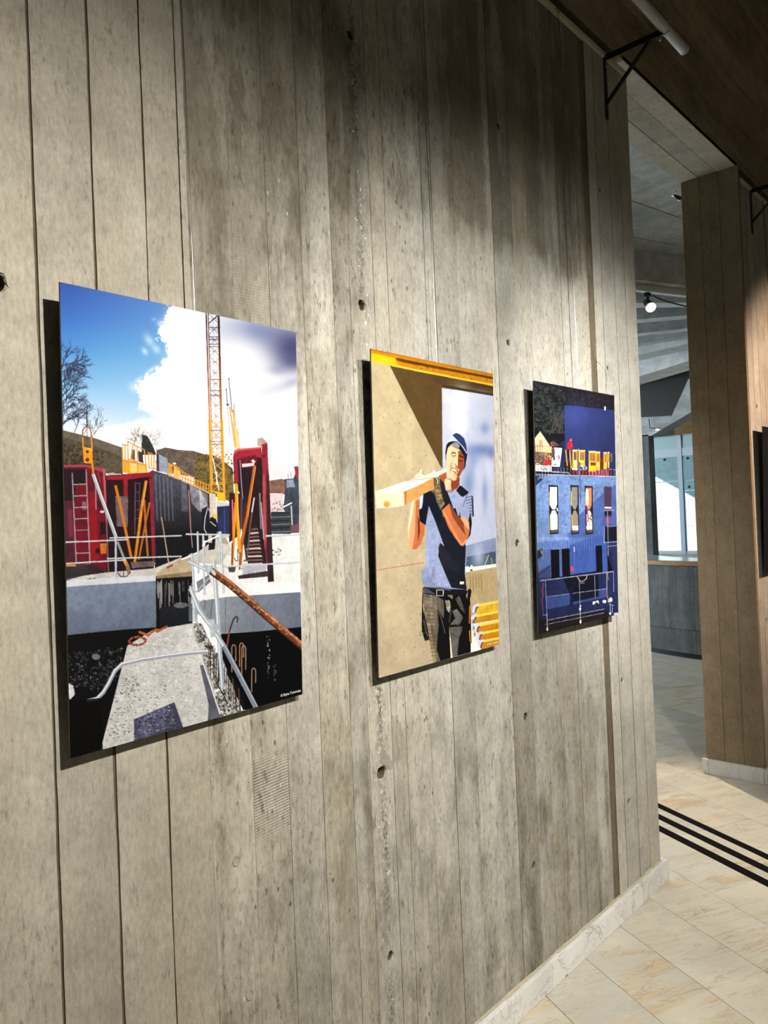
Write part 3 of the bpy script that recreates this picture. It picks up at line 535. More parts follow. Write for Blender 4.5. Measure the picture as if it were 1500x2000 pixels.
    s.line([(690, 1810), (720, 1850), (790, 1850), (830, 1800)], 13, (70, 64, 60)); s.line([(755, 1790), (755, 1850)], 10, (70, 64, 60)); s.poly([(1235, 1755), (1300, 1720), (1310, 1735), (1245, 1770)], (160, 70, 50))
    for (a, b) in [((60, 1465), (800, 1440)), ((600, 1420), (1400, 1400)), ((60, 1705), (780, 1665)), ((570, 1650), (1400, 1630))]: s.line([a, b], 15, (182, 190, 198)); s.line([(a[0], a[1] - 4), (b[0], b[1] - 4)], 5, (226, 230, 234))
    s.line([(668, 1400), (668, 1890)], 24, (156, 172, 188)); s.line([(662, 1400), (662, 1890)], 6, (216, 226, 236)); s.line([(110, 1722), (215, 1722)], 22, (206, 140, 50))
    # ---- lower half (B close-up)
    s.use(80, 980, .35333)
    s.poly([(100, 425), (640, 425), (650, 690), (560, 700), (320, 715), (100, 745)], (122, 134, 156), 1, .16, grad=(350, 430, 380, 720, (96, 106, 128)))
    s.poly([(100, 430), (640, 400), (640, 432), (100, 465)], (206, 210, 218), 1, .1)
    s.poly([(100, 735), (330, 712), (480, 700), (640, 690), (700, 690), (480, 800), (330, 1400), (120, 1460)], (10, 10, 12), 1, .3)
    s.dots([(150, 830), (460, 790), (440, 960), (300, 1060), (150, 1000)], 240, (58, 58, 62), 7, .8); s.dots([(150, 830), (460, 790), (440, 960), (330, 1060), (150, 1000)], 60, (120, 120, 122), 6, .8); s.dots([(150, 1000), (340, 1060), (330, 1250), (160, 1250)], 60, (30, 30, 32), 6, .8)
    s.ell(305, 852, 22, 16, (110, 110, 112)); s.poly([(148, 995), (180, 1010), (188, 1060), (160, 1090), (150, 1060)], (206, 208, 214), 1, .3)
    s.poly([(636, 408), (838, 405), (840, 690), (640, 690)], (14, 14, 18)); 
    for i in range(26):
        xx = 640 + s.rng.uniform(0, 195); y0 = 425 + s.rng.uniform(0, 30); s.line([(xx, y0), (xx + 2, y0 + s.rng.uniform(40, 200))], s.rng.uniform(2, 6), (170, 168, 170), .7)
    s.poly([(660, 580), (735, 570), (750, 550), (810, 560), (818, 680), (660, 690)], (26, 28, 34), 1, .4); s.ell(775, 568, 40, 16, (110, 110, 116), .8, 0, .5)
    s.poly([(640, 390), (700, 350), (840, 296), (850, 400), (640, 418)], (186, 168, 140), 1, .2); s.poly([(640, 405), (850, 380), (850, 408), (640, 420)], (140, 120, 92), 1, .3); s.line([(700, 360), (728, 346)], 12, (150, 70, 44)); s.line([(668, 80), (708, 345)], 4, (190, 160, 130))
    # right slab face + pit
    s.poly([(860, 520), (1020, 520), (1180, 512), (1434, 498), (1440, 700), (1200, 716), (1000, 726), (900, 640), (850, 600)], (132, 138, 150), 1, .14, grad=(1000, 560, 1440, 620, (98, 104, 122)))
    s.poly([(840, 500), (930, 470), (1100, 450), (1434, 440), (1434, 500), (1020, 525), (870, 548), (830, 560)], (232, 232, 234), 1, .08); s.poly([(862, 440), (930, 400), (940, 440), (870, 500)], (110, 112, 124), 1, .2)
    s.line([(1022, 525), (1022, 722)], 4, (96, 100, 110)); s.line([(1180, 515), (1180, 712)], 4, (100, 104, 116))
    s.poly([(990, 728), (1200, 716), (1445, 692), (1452, 1100), (1190, 1150), (1120, 1150), (1000, 900)], (5, 5, 7))
    s.dots([(1250, 720), (1268, 720), (1262, 1000), (1252, 1000)], 26, (150, 140, 130), 5, .8); s.dots([(1285, 900), (1305, 900), (1300, 1000), (1290, 1000)], 14, (110, 110, 110), 5, .7)
    # walkway slab
    s.poly([(480, 790), (620, 705), (840, 668), (870, 760), (900, 900), (980, 1190), (330, 1372)], (206, 205, 204), 1, .16)
    s.dots([(480, 800), (850, 680), (960, 1180), (350, 1360)], 420, (120, 118, 118), 7, .5, .5); s.dots([(400, 1050), (700, 1000), (700, 1200), (360, 1330)], 160, (90, 88, 90), 8, .6, .5); s.dots([(450, 960), (560, 960), (520, 1060), (420, 1060)], 60, (80, 78, 80), 8, .6, .5); s.dots([(500, 800), (850, 700), (930, 1150), (400, 1300)], 160, (250, 250, 250), 8, .6, .6)
    s.poly([(515, 1200), (740, 1105), (790, 1250), (520, 1330)], (84, 84, 112), 1, .55); s.dots([(530, 1210), (735, 1115), (770, 1240), (540, 1300)], 110, (186, 186, 200), 6, .7, .6); s.dots([(520, 1200), (740, 1105), (780, 1250), (520, 1320)], 90, (34, 34, 46), 8, .8, .6); s.poly([(740, 1108), (790, 1250), (760, 1258), (722, 1130)], (60, 60, 84), .8)
    s.poly([(880, 900), (900, 900), (995, 1190), (925, 1210), (930, 1120)], (90, 90, 104), 1, .35)
    s.poly([(842, 668), (890, 668), (960, 820), (1060, 1010), (1115, 1160), (1000, 1190), (905, 900), (860, 760)], (166, 164, 162), 1, .45); s.dots([(845, 670), (890, 670), (1110, 1160), (1000, 1190)], 260, (60, 58, 58), 8, .8); s.dots([(845, 670), (890, 670), (1110, 1160), (1000, 1190)], 140, (226, 224, 222), 7, .8)
    for q in ([(545, 715), (600, 735)], [(590, 735), (640, 700)], [(640, 715), (700, 685)]): s.line(q, 13, (168, 92, 62), 1, .3)
    for i in range(16):
        t = i * .4; s.line([(535 + 42 * math.cos(t), 765 + 20 * math.sin(t)), (535 + 50 * math.cos(t + .5), 765 + 26 * math.sin(t + .4))], 9, (176, 88, 54) if i % 2 else (110, 46, 30))
    # hose
    hp = [(262, 1096), (310, 1085), (345, 1050), (375, 1000), (410, 930), (450, 893), (560, 868), (700, 848), (830, 832), (920, 826), (970, 845), (1000, 880), (1020, 930), (1018, 980)]
    s.line(hp, 22, (156, 158, 176)); s.line([(a, b - 5) for a, b in hp], 8, (232, 234, 244))
    s.poly([(958, 1040), (1030, 1010), (1030, 1030), (960, 1056)], (236, 236, 240))
    # rebar hooks
    for (xx, yy, hh) in [(1065, 790, 150), (1108, 780, 130), (1120, 795, 220), (1175, 920, 130)]:
        s.line([(xx - 8, yy + hh), (xx - 8, yy + 14), (xx - 2, yy), (xx + 8, yy), (xx + 14, yy + 14), (xx + 14, yy + hh * .6)], 6, (150, 116, 96))
    s.line([(1030, 800), (1045, 710), (1065, 650), (1080, 632), (1090, 640), (1086, 665)], 8, (60, 46, 46)); s.line([(1025, 830), (1042, 720)], 8, (130, 70, 50))
    for i in range(18):
        xx = 930 + i * 11; s.line([(xx, 760 + i * 18), (xx + s.rng.uniform(-6, 10), 950 + i * 14)], 5, (30, 28, 30) if i % 3 else (120, 84, 66), .9)
    for i in range(16): s.twig(870 + i * 7, 690 + i * 12, s.rng.uniform(0, 6), 16, 3, 3, (36, 30, 30), 1.2)
    s.line([(905, 590), (912, 545), (900, 540)], 4, (80, 76, 76)); s.line([(940, 640), (950, 540)], 4, (80, 76, 76))
    s.line([(1000, 840), (985, 960), (975, 1010), (1010, 1060), (1032, 1110)], 6, (24, 24, 28))
    # scaffold rails
    g, hl = (160, 172, 184), (232, 238, 242)
    def tube(p, wd, c=g, h=hl):
        s.line(p, wd, c, 1, .08); s.line([(a - wd * .16, b - wd * .1) for a, b in p], wd * .3, h, .9)
    tube([(1010, 358), (1432, 336)], 9); tube([(1245, 190), (1428, 182)], 11); tube([(804, 176), (1042, 182)], 10); tube([(820, 290), (1050, 288)], 7)
    tube([(868, 165), (872, 390)], 11); tube([(898, 185), (906, 510)], 11); tube([(985, 165), (992, 340)], 9); tube([(994, 165), (1012, 500)], 12); s.line([(900, 225), (985, 185)], 9, hl); s.line([(905, 215), (900, 240)], 16, (220, 224, 228))
    tube([(836, 285), (848, 480), (862, 668)], 14); s.line([(862, 495), (930, 420)], 9, (170, 172, 178)); tube([(828, 465), (832, 500)], 14)
    tube([(820, 328), (950, 392)], 20); s.poly([(815, 520), (880, 540), (880, 580), (860, 660), (820, 660)], (150, 160, 172), .5, .5)
    tube([(958, 330), (975, 560), (990, 800), (1006, 1030)], 24); tube([(830, 480), (880, 600), (945, 690), (1010, 790), (1100, 960), (1190, 1135)], 26)
    s.line([(1010, 800), (1100, 968), (1190, 1140)], 13, (84, 92, 118), .7)
    s.poly([(930, 650), (960, 648), (968, 740), (940, 750)], (190, 200, 208), 1, .2); s.poly([(905, 345), (955, 350), (960, 400), (920, 405)], (176, 188, 198), 1, .25); s.line([(960, 690), (985, 690)], 30, (170, 180, 190))
    rp = [(950, 385), (1040, 450), (1140, 535), (1240, 625), (1345, 715), (1445, 800)]
    s.line(rp, 40, (104, 56, 32), 1, .5); s.line([(a + 6, b - 11) for a, b in rp], 14, (176, 116, 84), .9, .5); s.line([(a - 8, b + 15) for a, b in rp], 8, (60, 30, 18), .9)
    s.dots([(960, 380), (1445, 770), (1445, 810), (960, 410)], 90, (206, 170, 146), 7, .6); s.ell(955, 388, 10, 20, (190, 196, 200), 1, -.6)
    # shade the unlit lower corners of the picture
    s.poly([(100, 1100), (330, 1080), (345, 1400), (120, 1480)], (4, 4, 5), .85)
    return s.out()


def paint_carrier(cw, ch, quad):
    s = Canvas(cw, ch, quad, 5)
    s.a[:] = (190, 174, 140)
    s.use(690, 660, .20667)
    x, y = s.zx(), s.zy()
    t = np.clip((y - 200) / 3000, 0, 1)[..., None]
    s.a = np.array((186, 170, 132), np.float32) * (1 - t) + np.array((190, 172, 142), np.float32) * t
    s.a *= (1 + .10 * (s.n1 - .5) + .06 * (s.n2 - .5) + .05 * (s.n3 - .5))[..., None]
    s.dots([(180, 300), (800, 900), (800, 3200), (250, 3200)], 150, (120, 106, 80), 7, .6)
    # shadowed wall, sky window
    s.poly([(345, 265), (1320, 455), (1320, 560), (835, 500), (840, 1235)], (90, 68, 38), 1, .12, grad=(500, 400, 1300, 540, (66, 48, 26)))
    s.poly([(834, 470), (1318, 548), (1330, 1500), (1370, 2200), (1000, 2250), (850, 1500), (842, 1235)], (188, 194, 216), 1, .06)
    for q in [(1010, 600, 90, 130, (246, 246, 252), .9), (1000, 800, 80, 120, (250, 250, 252), .9), (880, 560, 40, 60, (226, 228, 240), .8), (1180, 560, 120, 60, (206, 210, 226), .7), (1200, 720, 120, 90, (196, 204, 224), .7), (1240, 860, 44, 60, (128, 146, 190), .8), (1200, 1070, 130, 60, (96, 116, 166), .9), (1150, 1160, 60, 110, (120, 138, 184), .8),
              (1290, 1100, 40, 60, (90, 108, 156), .8), (1180, 1300, 50, 160, (204, 206, 228), .8), (1270, 1250, 40, 130, (214, 214, 232), .8), (1090, 1400, 60, 160, (110, 130, 176), .8), (1240, 1480, 30, 160, (120, 136, 180), .7), (1300, 1600, 30, 160, (188, 194, 220), .8), (1160, 1560, 50, 160, (190, 196, 222), .8), (900, 700, 40, 120, (204, 208, 224), .8)]:
        k = (x > 834) & (y < 2250)
        s.blob(*q[:4], q[4], q[5])
    # the blurred cloud must not spill over the wall: repaint the wall edge
    s.poly([(345, 265), (834, 440), (842, 1240), (820, 1215), (600, 780)], (88, 66, 36), 1, .12); s.poly([(834, 440), (1320, 530), (1320, 552), (834, 472)], (70, 52, 28), 1, .08)
    # yellow beam on top
    s.poly([(160, 95), (1325, 335), (1325, 460), (160, 215)], (196, 128, 24), 1, .12); s.poly([(400, 190), (1320, 370), (1320, 392), (500, 240), (410, 215)], (92, 54, 8), .95, .2); s.poly([(165, 145), (385, 190), (425, 262), (165, 208)], (236, 190, 20), 1, .06); s.poly([(160, 205), (600, 300), (1325, 438), (1325, 456), (600, 318), (160, 226)], (244, 196, 50))
    s.poly([(160, 95), (1325, 335), (1325, 352), (500, 185), (160, 118)], (176, 104, 16), .9); s.dots([(600, 250), (1300, 400), (1300, 430), (600, 300)], 10, (90, 50, 10), 8)
    # lower wall right, terrace, stacked beams
    s.use(690, 990, .20667)
    s.poly([(1040, 380), (1345, 300), (1350, 560), (1060, 600)], (90, 108, 150), .55, .2); s.poly([(1070, 480), (1340, 430), (1345, 560), (1060, 590)], (52, 72, 92), .8, .35); s.blob(1180, 470, 60, 130, (186, 192, 220), .8)
    s.poly([(1050, 600), (1350, 560), (1380, 1300), (1110, 1300), (1060, 900)], (186, 164, 120), 1, .14); s.poly([(1050, 585), (1345, 548), (1347, 578), (1055, 626)], (240, 238, 230)); s.line([(1240, 560), (1275, 465)], 8, (190, 196, 150)); s.line([(1310, 550), (1298, 490)], 7, (200, 170, 80)); s.ell(1075, 592, 22, 24, (244, 240, 236)); s.ell(1115, 580, 16, 22, (238, 234, 228)); s.ell(1112, 606, 14, 8, (60, 44, 40))
    for i in range(5): s.line([(1100 + i * 26, 640), (1104 + i * 27, 640 + 220 * s.rng.uniform(.5, 1))], 12, (134, 104, 64), .45)
    s.line([(215, 602), (670, 530)], 5, (164, 78, 66))
    s.use(800, 1120, .12)
    s.poly([(990, 740), (1080, 700), (1460, 560), (1470, 1230), (990, 1300)], (246, 240, 222))
    for i, (yy, hh) in enumerate([(470, 160), (640, 130), (790, 170), (920, 160), (1050, 170)]):
        xl = (1090, 1060, 1110, 1150, 1170)[i]; dy = -.18
        L = 1470 - xl
        s.poly([(xl, yy + 60), (1470, yy + 60 + L * dy), (1470, yy + hh + 60 + L * dy), (xl - 20, yy + hh + 60)], (206, 140, 26) if i else (232, 186, 50), 1, .2)
        s.poly([(xl, yy + 48), (1470, yy + 48 + L * dy), (1470, yy + 84 + L * dy), (xl, yy + 90)], (250, 216, 96))
        s.line([(xl - 60, yy + 170), (xl - 50, yy + 90), (xl - 20, yy + 60), (xl + 26, yy + 50)], 36, (214, 216, 238)); s.line([(xl - 20, yy + 170), (xl - 10, yy + 110), (xl + 20, yy + 86)], 22, (74, 66, 96), .9)
    for q in ((1020, 800), (1030, 900), (1050, 1000)): s.ell(q[0], q[1], 20, 50, (190, 176, 170), .8); s.ell(q[0] + 8, q[1], 8, 26, (70, 64, 90), .9)
    s.poly([(1000, 1080), (1080, 1120), (1150, 1250), (990, 1290)], (250, 248, 240))
    # trousers
    s.poly([(228, 330), (460, 330), (900, 330), (960, 520), (985, 800), (990, 1290), (760, 1350), (700, 1365), (660, 1000), (640, 860), (650, 1100), (664, 1380), (420, 1450), (385, 1440), (330, 1110), (240, 720)], (16, 15, 15))
    s.poly([(225, 340), (435, 370), (450, 600), (470, 850), (450, 1050), (440, 1250), (500, 1430), (390, 1445), (335, 1110), (260, 780), (220, 480)], (112, 100, 84), 1, .5)
    s.poly([(440, 380), (550, 440), (560, 600), (550, 740), (500, 660), (450, 540)], (96, 88, 78), 1, .3); s.line([(440, 540), (520, 760), (575, 980)], 8, (130, 122, 108), .9)
    s.poly([(280, 800), (330, 820), (430, 1440), (385, 1440), (330, 1100)], (166, 142, 108), .8, .3); s.line([(345, 420), (350, 540)], 10, (170, 160, 148), .7); s.line([(235, 430), (335, 440)], 9, (60, 52, 46), .8); s.line([(250, 370), (300, 395), (340, 380)], 9, (40, 36, 34))
    for i in range(14): s.line([(270 + i * 6, 560 + i * 60), (400 + i * 4, 580 + i * 58)], 11, (52, 46, 42), .5)
    s.poly([(575, 450), (650, 440), (660, 560), (640, 650), (600, 600)], (150, 144, 130), 1, .6); s.line([(660, 480), (665, 640), (640, 800)], 7, (120, 118, 112))
    s.poly([(690, 620), (780, 580), (850, 680), (860, 740), (800, 860), (650, 840), (740, 740)], (96, 94, 88), 1, .4); s.poly([(650, 880), (850, 870), (850, 940), (800, 1050), (770, 1350), (705, 1365), (665, 1000)], (92, 90, 86), 1, .35); s.poly([(740, 430), (800, 370), (860, 520), (900, 660), (830, 600)], (88, 86, 80), .9, .6)
    s.line([(650, 850), (850, 840)], 12, (10, 10, 10)); s.line([(660, 980), (780, 1040)], 8, (30, 30, 30)); s.poly([(610, 330), (700, 360), (695, 470), (620, 400)], (120, 116, 108), .9, .5)
    s.poly([(648, 1040), (662, 1060), (690, 1370), (664, 1382)], (240, 232, 206))
    s.poly([(232, 225), (440, 235), (900, 260), (930, 300), (930, 360), (620, 360), (560, 440), (520, 390), (430, 360), (232, 325)], (20, 20, 24)); s.poly([(232, 240), (300, 260), (400, 330), (420, 352), (235, 325)], (66, 70, 92))
    s.line([(560, 360), (720, 480), (860, 680)], 44, (12, 12, 12)); s.line([(438, 278), (440, 370), (540, 372), (545, 280), (438, 278)], 10, (206, 196, 170)); s.line([(545, 290), (545, 350)], 16, (220, 214, 180))
    s.line([(222, 235), (208, 500), (205, 900)], 16, (16, 14, 14)); s.poly([(215, 540), (240, 700), (300, 980), (320, 1080), (250, 1100), (200, 940), (205, 800)], (20, 18, 18)); s.line([(230, 760), (270, 960), (300, 1020)], 14, (130, 124, 120), .7); s.dots([(195, 960), (310, 980), (310, 1090), (240, 1100)], 16, (80, 76, 74), 10); s.line([(200, 930), (160, 990), (190, 1025)], 5, (60, 50, 44)); s.line([(160, 665), (185, 685)], 8, (60, 50, 44))
    s.line([(955, 390), (965, 700), (978, 1130)], 46, (10, 8, 8)); s.line([(972, 540), (965, 820)], 18, (186, 104, 40)); s.line([(968, 940), (980, 1120)], 16, (220, 130, 50)); s.ell(968, 310, 34, 48, (24, 20, 24)); s.ell(965, 370, 28, 36, (14, 12, 14))
    # shirt
    s.use(690, 990, .20667)
    s.poly([(620, 0), (720, 0), (840, -10), (960, -40), (1090, -60), (1130, 40), (1100, 270), (1050, 380), (1055, 620), (1068, 790), (900, 780), (660, 740), (640, 690), (680, 560), (690, 200), (620, 100)], (150, 162, 198), 1, .14)
    for i in range(16): s.line([(690 + s.rng.uniform(0, 60), 160 + i * 34), (720 + s.rng.uniform(0, 120), 120 + i * 34)], 7, (126, 136, 176), .5)
    s.poly([(640, 600), (760, 560), (900, 700), (910, 770), (660, 735)], (146, 156, 194), 1, .3)
    s.poly([(716, -20), (830, -20), (1000, 200), (1060, 380), (1050, 640), (1070, 790), (925, 770), (860, 620), (800, 470), (818, 345), (858, 380), (790, 190)], (24, 26, 36), 1, .2)
    s.poly([(800, 400), (815, 350), (1000, 560), (1000, 640), (840, 560)], (34, 34, 46), .8, .3); s.poly([(1004, 714), (1044, 712), (1042, 738), (1004, 738)], (236, 230, 220))
    s.poly([(660, 735), (910, 765), (925, 800), (670, 765)], (120, 126, 160), .5)
    # arm on the viewer's left with the dark sleeve
    s.use(720, 900, .10667)
    s.poly([(1000, 610), (1120, 560), (1220, 600), (1310, 920), (1330, 1150), (1240, 1180), (1100, 840), (1040, 1190), (900, 1100), (930, 780)], (16, 22, 34)); s.poly([(940, 680), (1000, 625), (990, 760), (975, 870), (925, 910)], (196, 202, 228))
    s.poly([(930, 900), (1080, 830), (1060, 1000), (1045, 1190), (930, 1110)], (14, 20, 32))
    s.poly([(800, 710), (900, 690), (930, 720), (920, 960), (930, 1110), (1030, 1190), (1020, 1340), (950, 1540), (870, 1630), (770, 1630), (725, 1500), (712, 1200), (750, 1000)], (226, 160, 110), 1, .06)
    s.poly([(860, 740), (930, 720), (915, 1000), (930, 1110), (1030, 1190), (1020, 1340), (950, 1540), (870, 1630), (800, 1630), (850, 1300)], (190, 104, 62), 1, .08); s.poly([(895, 1000), (930, 1110), (940, 1300), (905, 1500), (900, 1200)], (84, 40, 26), .9); s.poly([(800, 720), (840, 700), (800, 1000), (740, 1300), (740, 1480), (714, 1250), (750, 1000)], (250, 222, 180), .9)
    s.poly([(1340, 920), (1420, 870), (1500, 900), (1500, 1320), (1440, 1200)], (196, 104, 56), 1, .1)
    # timber beam
    s.poly([(130, 575), (660, 390), (1100, 260), (1420, 160), (1420, 230), (1180, 330), (640, 590), (150, 600)], (254, 244, 214), 1, .03)
    s.poly([(130, 580), (400, 575), (645, 560), (655, 830), (400, 868), (145, 880)], (244, 226, 182), 1, .06); s.ell(340, 800, 70, 66, (206, 166, 84), .8)
    for r in (90, 130, 170, 210): s.line([(340 + r * math.cos(t), 800 + r * .9 * math.sin(t)) for t in np.linspace(-2.6, -.2, 9)], 7, (222, 196, 146), .5)
    s.ell(330, 815, 42, 44, (186, 140, 60), .8)
    s.poly([(640, 575), (860, 490), (1130, 345), (1200, 330), (1215, 520), (1000, 620), (830, 730), (660, 830)], (204, 148, 86), 1, .12); s.poly([(1270, 290), (1420, 215), (1420, 400), (1330, 430)], (166, 88, 48), 1, .1); s.line([(700, 375), (1000, 345), (1180, 325)], 8, (90, 74, 50)); s.poly([(640, 575), (700, 550), (690, 780), (660, 830)], (160, 100, 60), .7)
    # gloves
    s.poly([(830, 320), (870, 260), (930, 220), (950, 165), (985, 170), (970, 220), (1010, 270), (990, 300), (900, 300)], (238, 222, 180), 1, .1); s.line([(985, 180), (975, 230), (1000, 270)], 9, (120, 100, 70))
    s.poly([(1010, 290), (1170, 220), (1180, 180), (1205, 185), (1240, 240), (1280, 310), (1270, 330), (1180, 320)], (246, 236, 206), 1, .08)
    s.poly([(1180, 320), (1270, 310), (1300, 420), (1340, 620), (1420, 860), (1310, 915), (1240, 760), (1200, 620), (1130, 560), (1200, 540)], (112, 92, 62), 1, .5); s.poly([(1290, 330), (1380, 420), (1440, 700), (1480, 860), (1410, 860), (1330, 640)], (40, 34, 30), 1, .2); s.line([(1200, 330), (1240, 370), (1280, 410)], 14, (40, 36, 34)); s.line([(1230, 330), (1270, 400), (1250, 440)], 10, (240, 236, 226)); s.dots([(1200, 450), (1300, 450), (1380, 820), (1290, 860)], 40, (190, 166, 120), 14, .7)
    s.poly([(1300, 900), (1420, 800), (1440, 860), (1330, 930)], (24, 22, 24)); s.line([(1305, 905), (1390, 790)], 9, (170, 160, 150))
    # head and shoulders
    s.use(820, 830, .09)
    s.poly([(570, 1440), (720, 1450), (860, 1330), (1000, 1400), (1130, 1540), (1160, 1700), (1150, 2010), (830, 2010), (700, 1800), (600, 1550)], (156, 166, 200), 1, .1)
    s.poly([(780, 1440), (860, 1330), (900, 1340), (1000, 1430), (1060, 1480), (1020, 1520), (930, 1580), (880, 1560)], (22, 22, 32)); s.line([(1020, 1530), (960, 1700), (850, 1990)], 12, (60, 66, 96)); s.line([(1130, 1570), (1150, 2000)], 34, (24, 24, 40), .85); s.line([(740, 1540), (690, 1610)], 12, (100, 108, 140))
    for i in range(7): s.line([(980 + i * 6, 1600 + i * 60), (1130, 1560 + i * 66)], 13, (28, 28, 42), .85)
    s.poly([(480, 1400), (590, 1460), (680, 1700), (720, 1830), (850, 2010), (480, 2010), (440, 1850), (540, 1720)], (26, 26, 34), 1, .2); s.poly([(480, 1900), (580, 1840), (700, 1990), (500, 2010)], (196, 104, 58)); s.poly([(720, 1830), (770, 1820), (820, 1990), (800, 2010)], (20, 20, 30))
    s.poly([(545, 1180), (860, 1180), (850, 1320), (800, 1400), (700, 1450), (600, 1440), (525, 1270)], (196, 118, 74), 1, .08); s.poly([(545, 1180), (660, 1210), (670, 1400), (600, 1430), (525, 1260)], (246, 200, 150)); s.poly([(700, 1200), (860, 1160), (850, 1320), (800, 1390), (690, 1440), (670, 1330)], (120, 58, 36), .9)
    s.line([(575, 1440), (640, 1475), (720, 1445)], 14, (70, 40, 60))
    s.poly([(600, 480), (700, 460), (850, 520), (950, 640), (960, 800), (950, 940), (890, 1080), (830, 1180), (740, 1230), (680, 1200), (580, 1060), (560, 900), (560, 700)], (244, 200, 154), 1, .05)
    s.poly([(830, 560), (950, 640), (960, 820), (940, 960), (880, 1090), (830, 1180), (780, 1200), (800, 1080), (850, 1000), (810, 900), (820, 760)], (150, 72, 40), 1, .1); s.poly([(660, 860), (700, 800), (690, 900), (660, 1060), (640, 1000)], (206, 132, 84), .7)
    s.poly([(548, 800), (580, 760), (590, 880), (560, 890)], (240, 180, 140)); s.line([(560, 660), (560, 760)], 16, (60, 36, 70))
    s.poly([(740, 760), (810, 740), (820, 880), (790, 910), (740, 880)], (250, 206, 160)); s.line([(745, 855), (775, 885), (800, 890)], 11, (120, 50, 30)); s.poly([(815, 600), (835, 640), (825, 720), (810, 690)], (250, 190, 80), .9)
    s.line([(680, 640), (715, 608), (770, 632)], 26, (74, 48, 36)); s.line([(690, 685), (730, 690), (770, 680)], 17, (60, 36, 26)); s.line([(690, 715), (740, 730)], 10, (206, 140, 100)); s.line([(850, 680), (900, 700), (935, 720)], 28, (44, 22, 16)); s.line([(850, 790), (890, 800), (920, 800)], 20, (34, 16, 12))
    s.poly([(680, 935), (740, 950), (820, 990), (830, 1030), (770, 1055), (710, 1020)], (140, 56, 40)); s.poly([(695, 960), (750, 968), (800, 1005), (790, 1035), (740, 1020), (700, 990)], (250, 236, 220)); s.line([(670, 920), (690, 960), (680, 1000)], 9, (150, 76, 50)); s.poly([(770, 900), (830, 920), (830, 980), (760, 940)], (150, 84, 60), .8); s.ell(760, 1130, 50, 50, (236, 176, 130), .7); s.line([(740, 1060), (800, 1090)], 18, (120, 58, 36), .7)
    # forearm, elbow and upper arm on the viewer's right
    s.use(690, 990, .20667)
    s.poly([(1000, 60), (1100, 40), (1118, 160), (1105, 270), (1060, 340), (1000, 200)], (24, 24, 34))
    s.poly([(1000, 20), (1010, 100), (1085, 140), (1100, 60), (1090, -20)], (150, 160, 196), 1, .12)
    s.poly([(832, 40), (905, -25), (960, 60), (1004, 112), (1050, 100), (1090, 150), (1098, 230), (1078, 310), (1040, 378), (1010, 372), (950, 290), (890, 180)], (196, 112, 66), 1, .1)
    s.poly([(905, -20), (960, 60), (1004, 112), (1050, 100), (1040, 200), (1060, 280), (1000, 200), (930, 90)], (112, 52, 32), .8, .1)
    s.poly([(1006, 108), (1050, 100), (1090, 150), (1090, 230), (1050, 180)], (236, 172, 128), .9)
    s.line([(850, 50), (900, 150), (960, 270), (1020, 365)], 20, (226, 150, 100), .7); s.line([(1020, 370), (1070, 320)], 12, (244, 190, 150), .7)
    s.use(820, 830, .09)
    # headscarf
    s.poly([(545, 620), (570, 450), (620, 380), (700, 350), (830, 380), (960, 560), (1010, 660), (990, 900), (930, 1030), (960, 850), (950, 680), (850, 540), (790, 520), (700, 470), (640, 470), (600, 520), (575, 640), (560, 700)], (26, 24, 34), 1, .2)
    s.poly([(640, 460), (740, 390), (820, 380), (860, 470), (830, 530), (760, 490)], (136, 134, 144), 1, .5)
    s.poly([(590, 400), (640, 300), (700, 235), (830, 370), (700, 365), (620, 385)], (198, 218, 246), 1, .05)
    s.poly([(700, 235), (780, 185), (860, 215), (950, 300), (1000, 440), (1018, 640), (960, 520), (860, 420), (820, 360)], (44, 56, 104), 1, .1); s.line([(830, 380), (930, 490), (1010, 620)], 13, (196, 206, 230)); s.line([(1015, 640), (1000, 760), (960, 900)], 20, (30, 34, 58))
    return s.out()


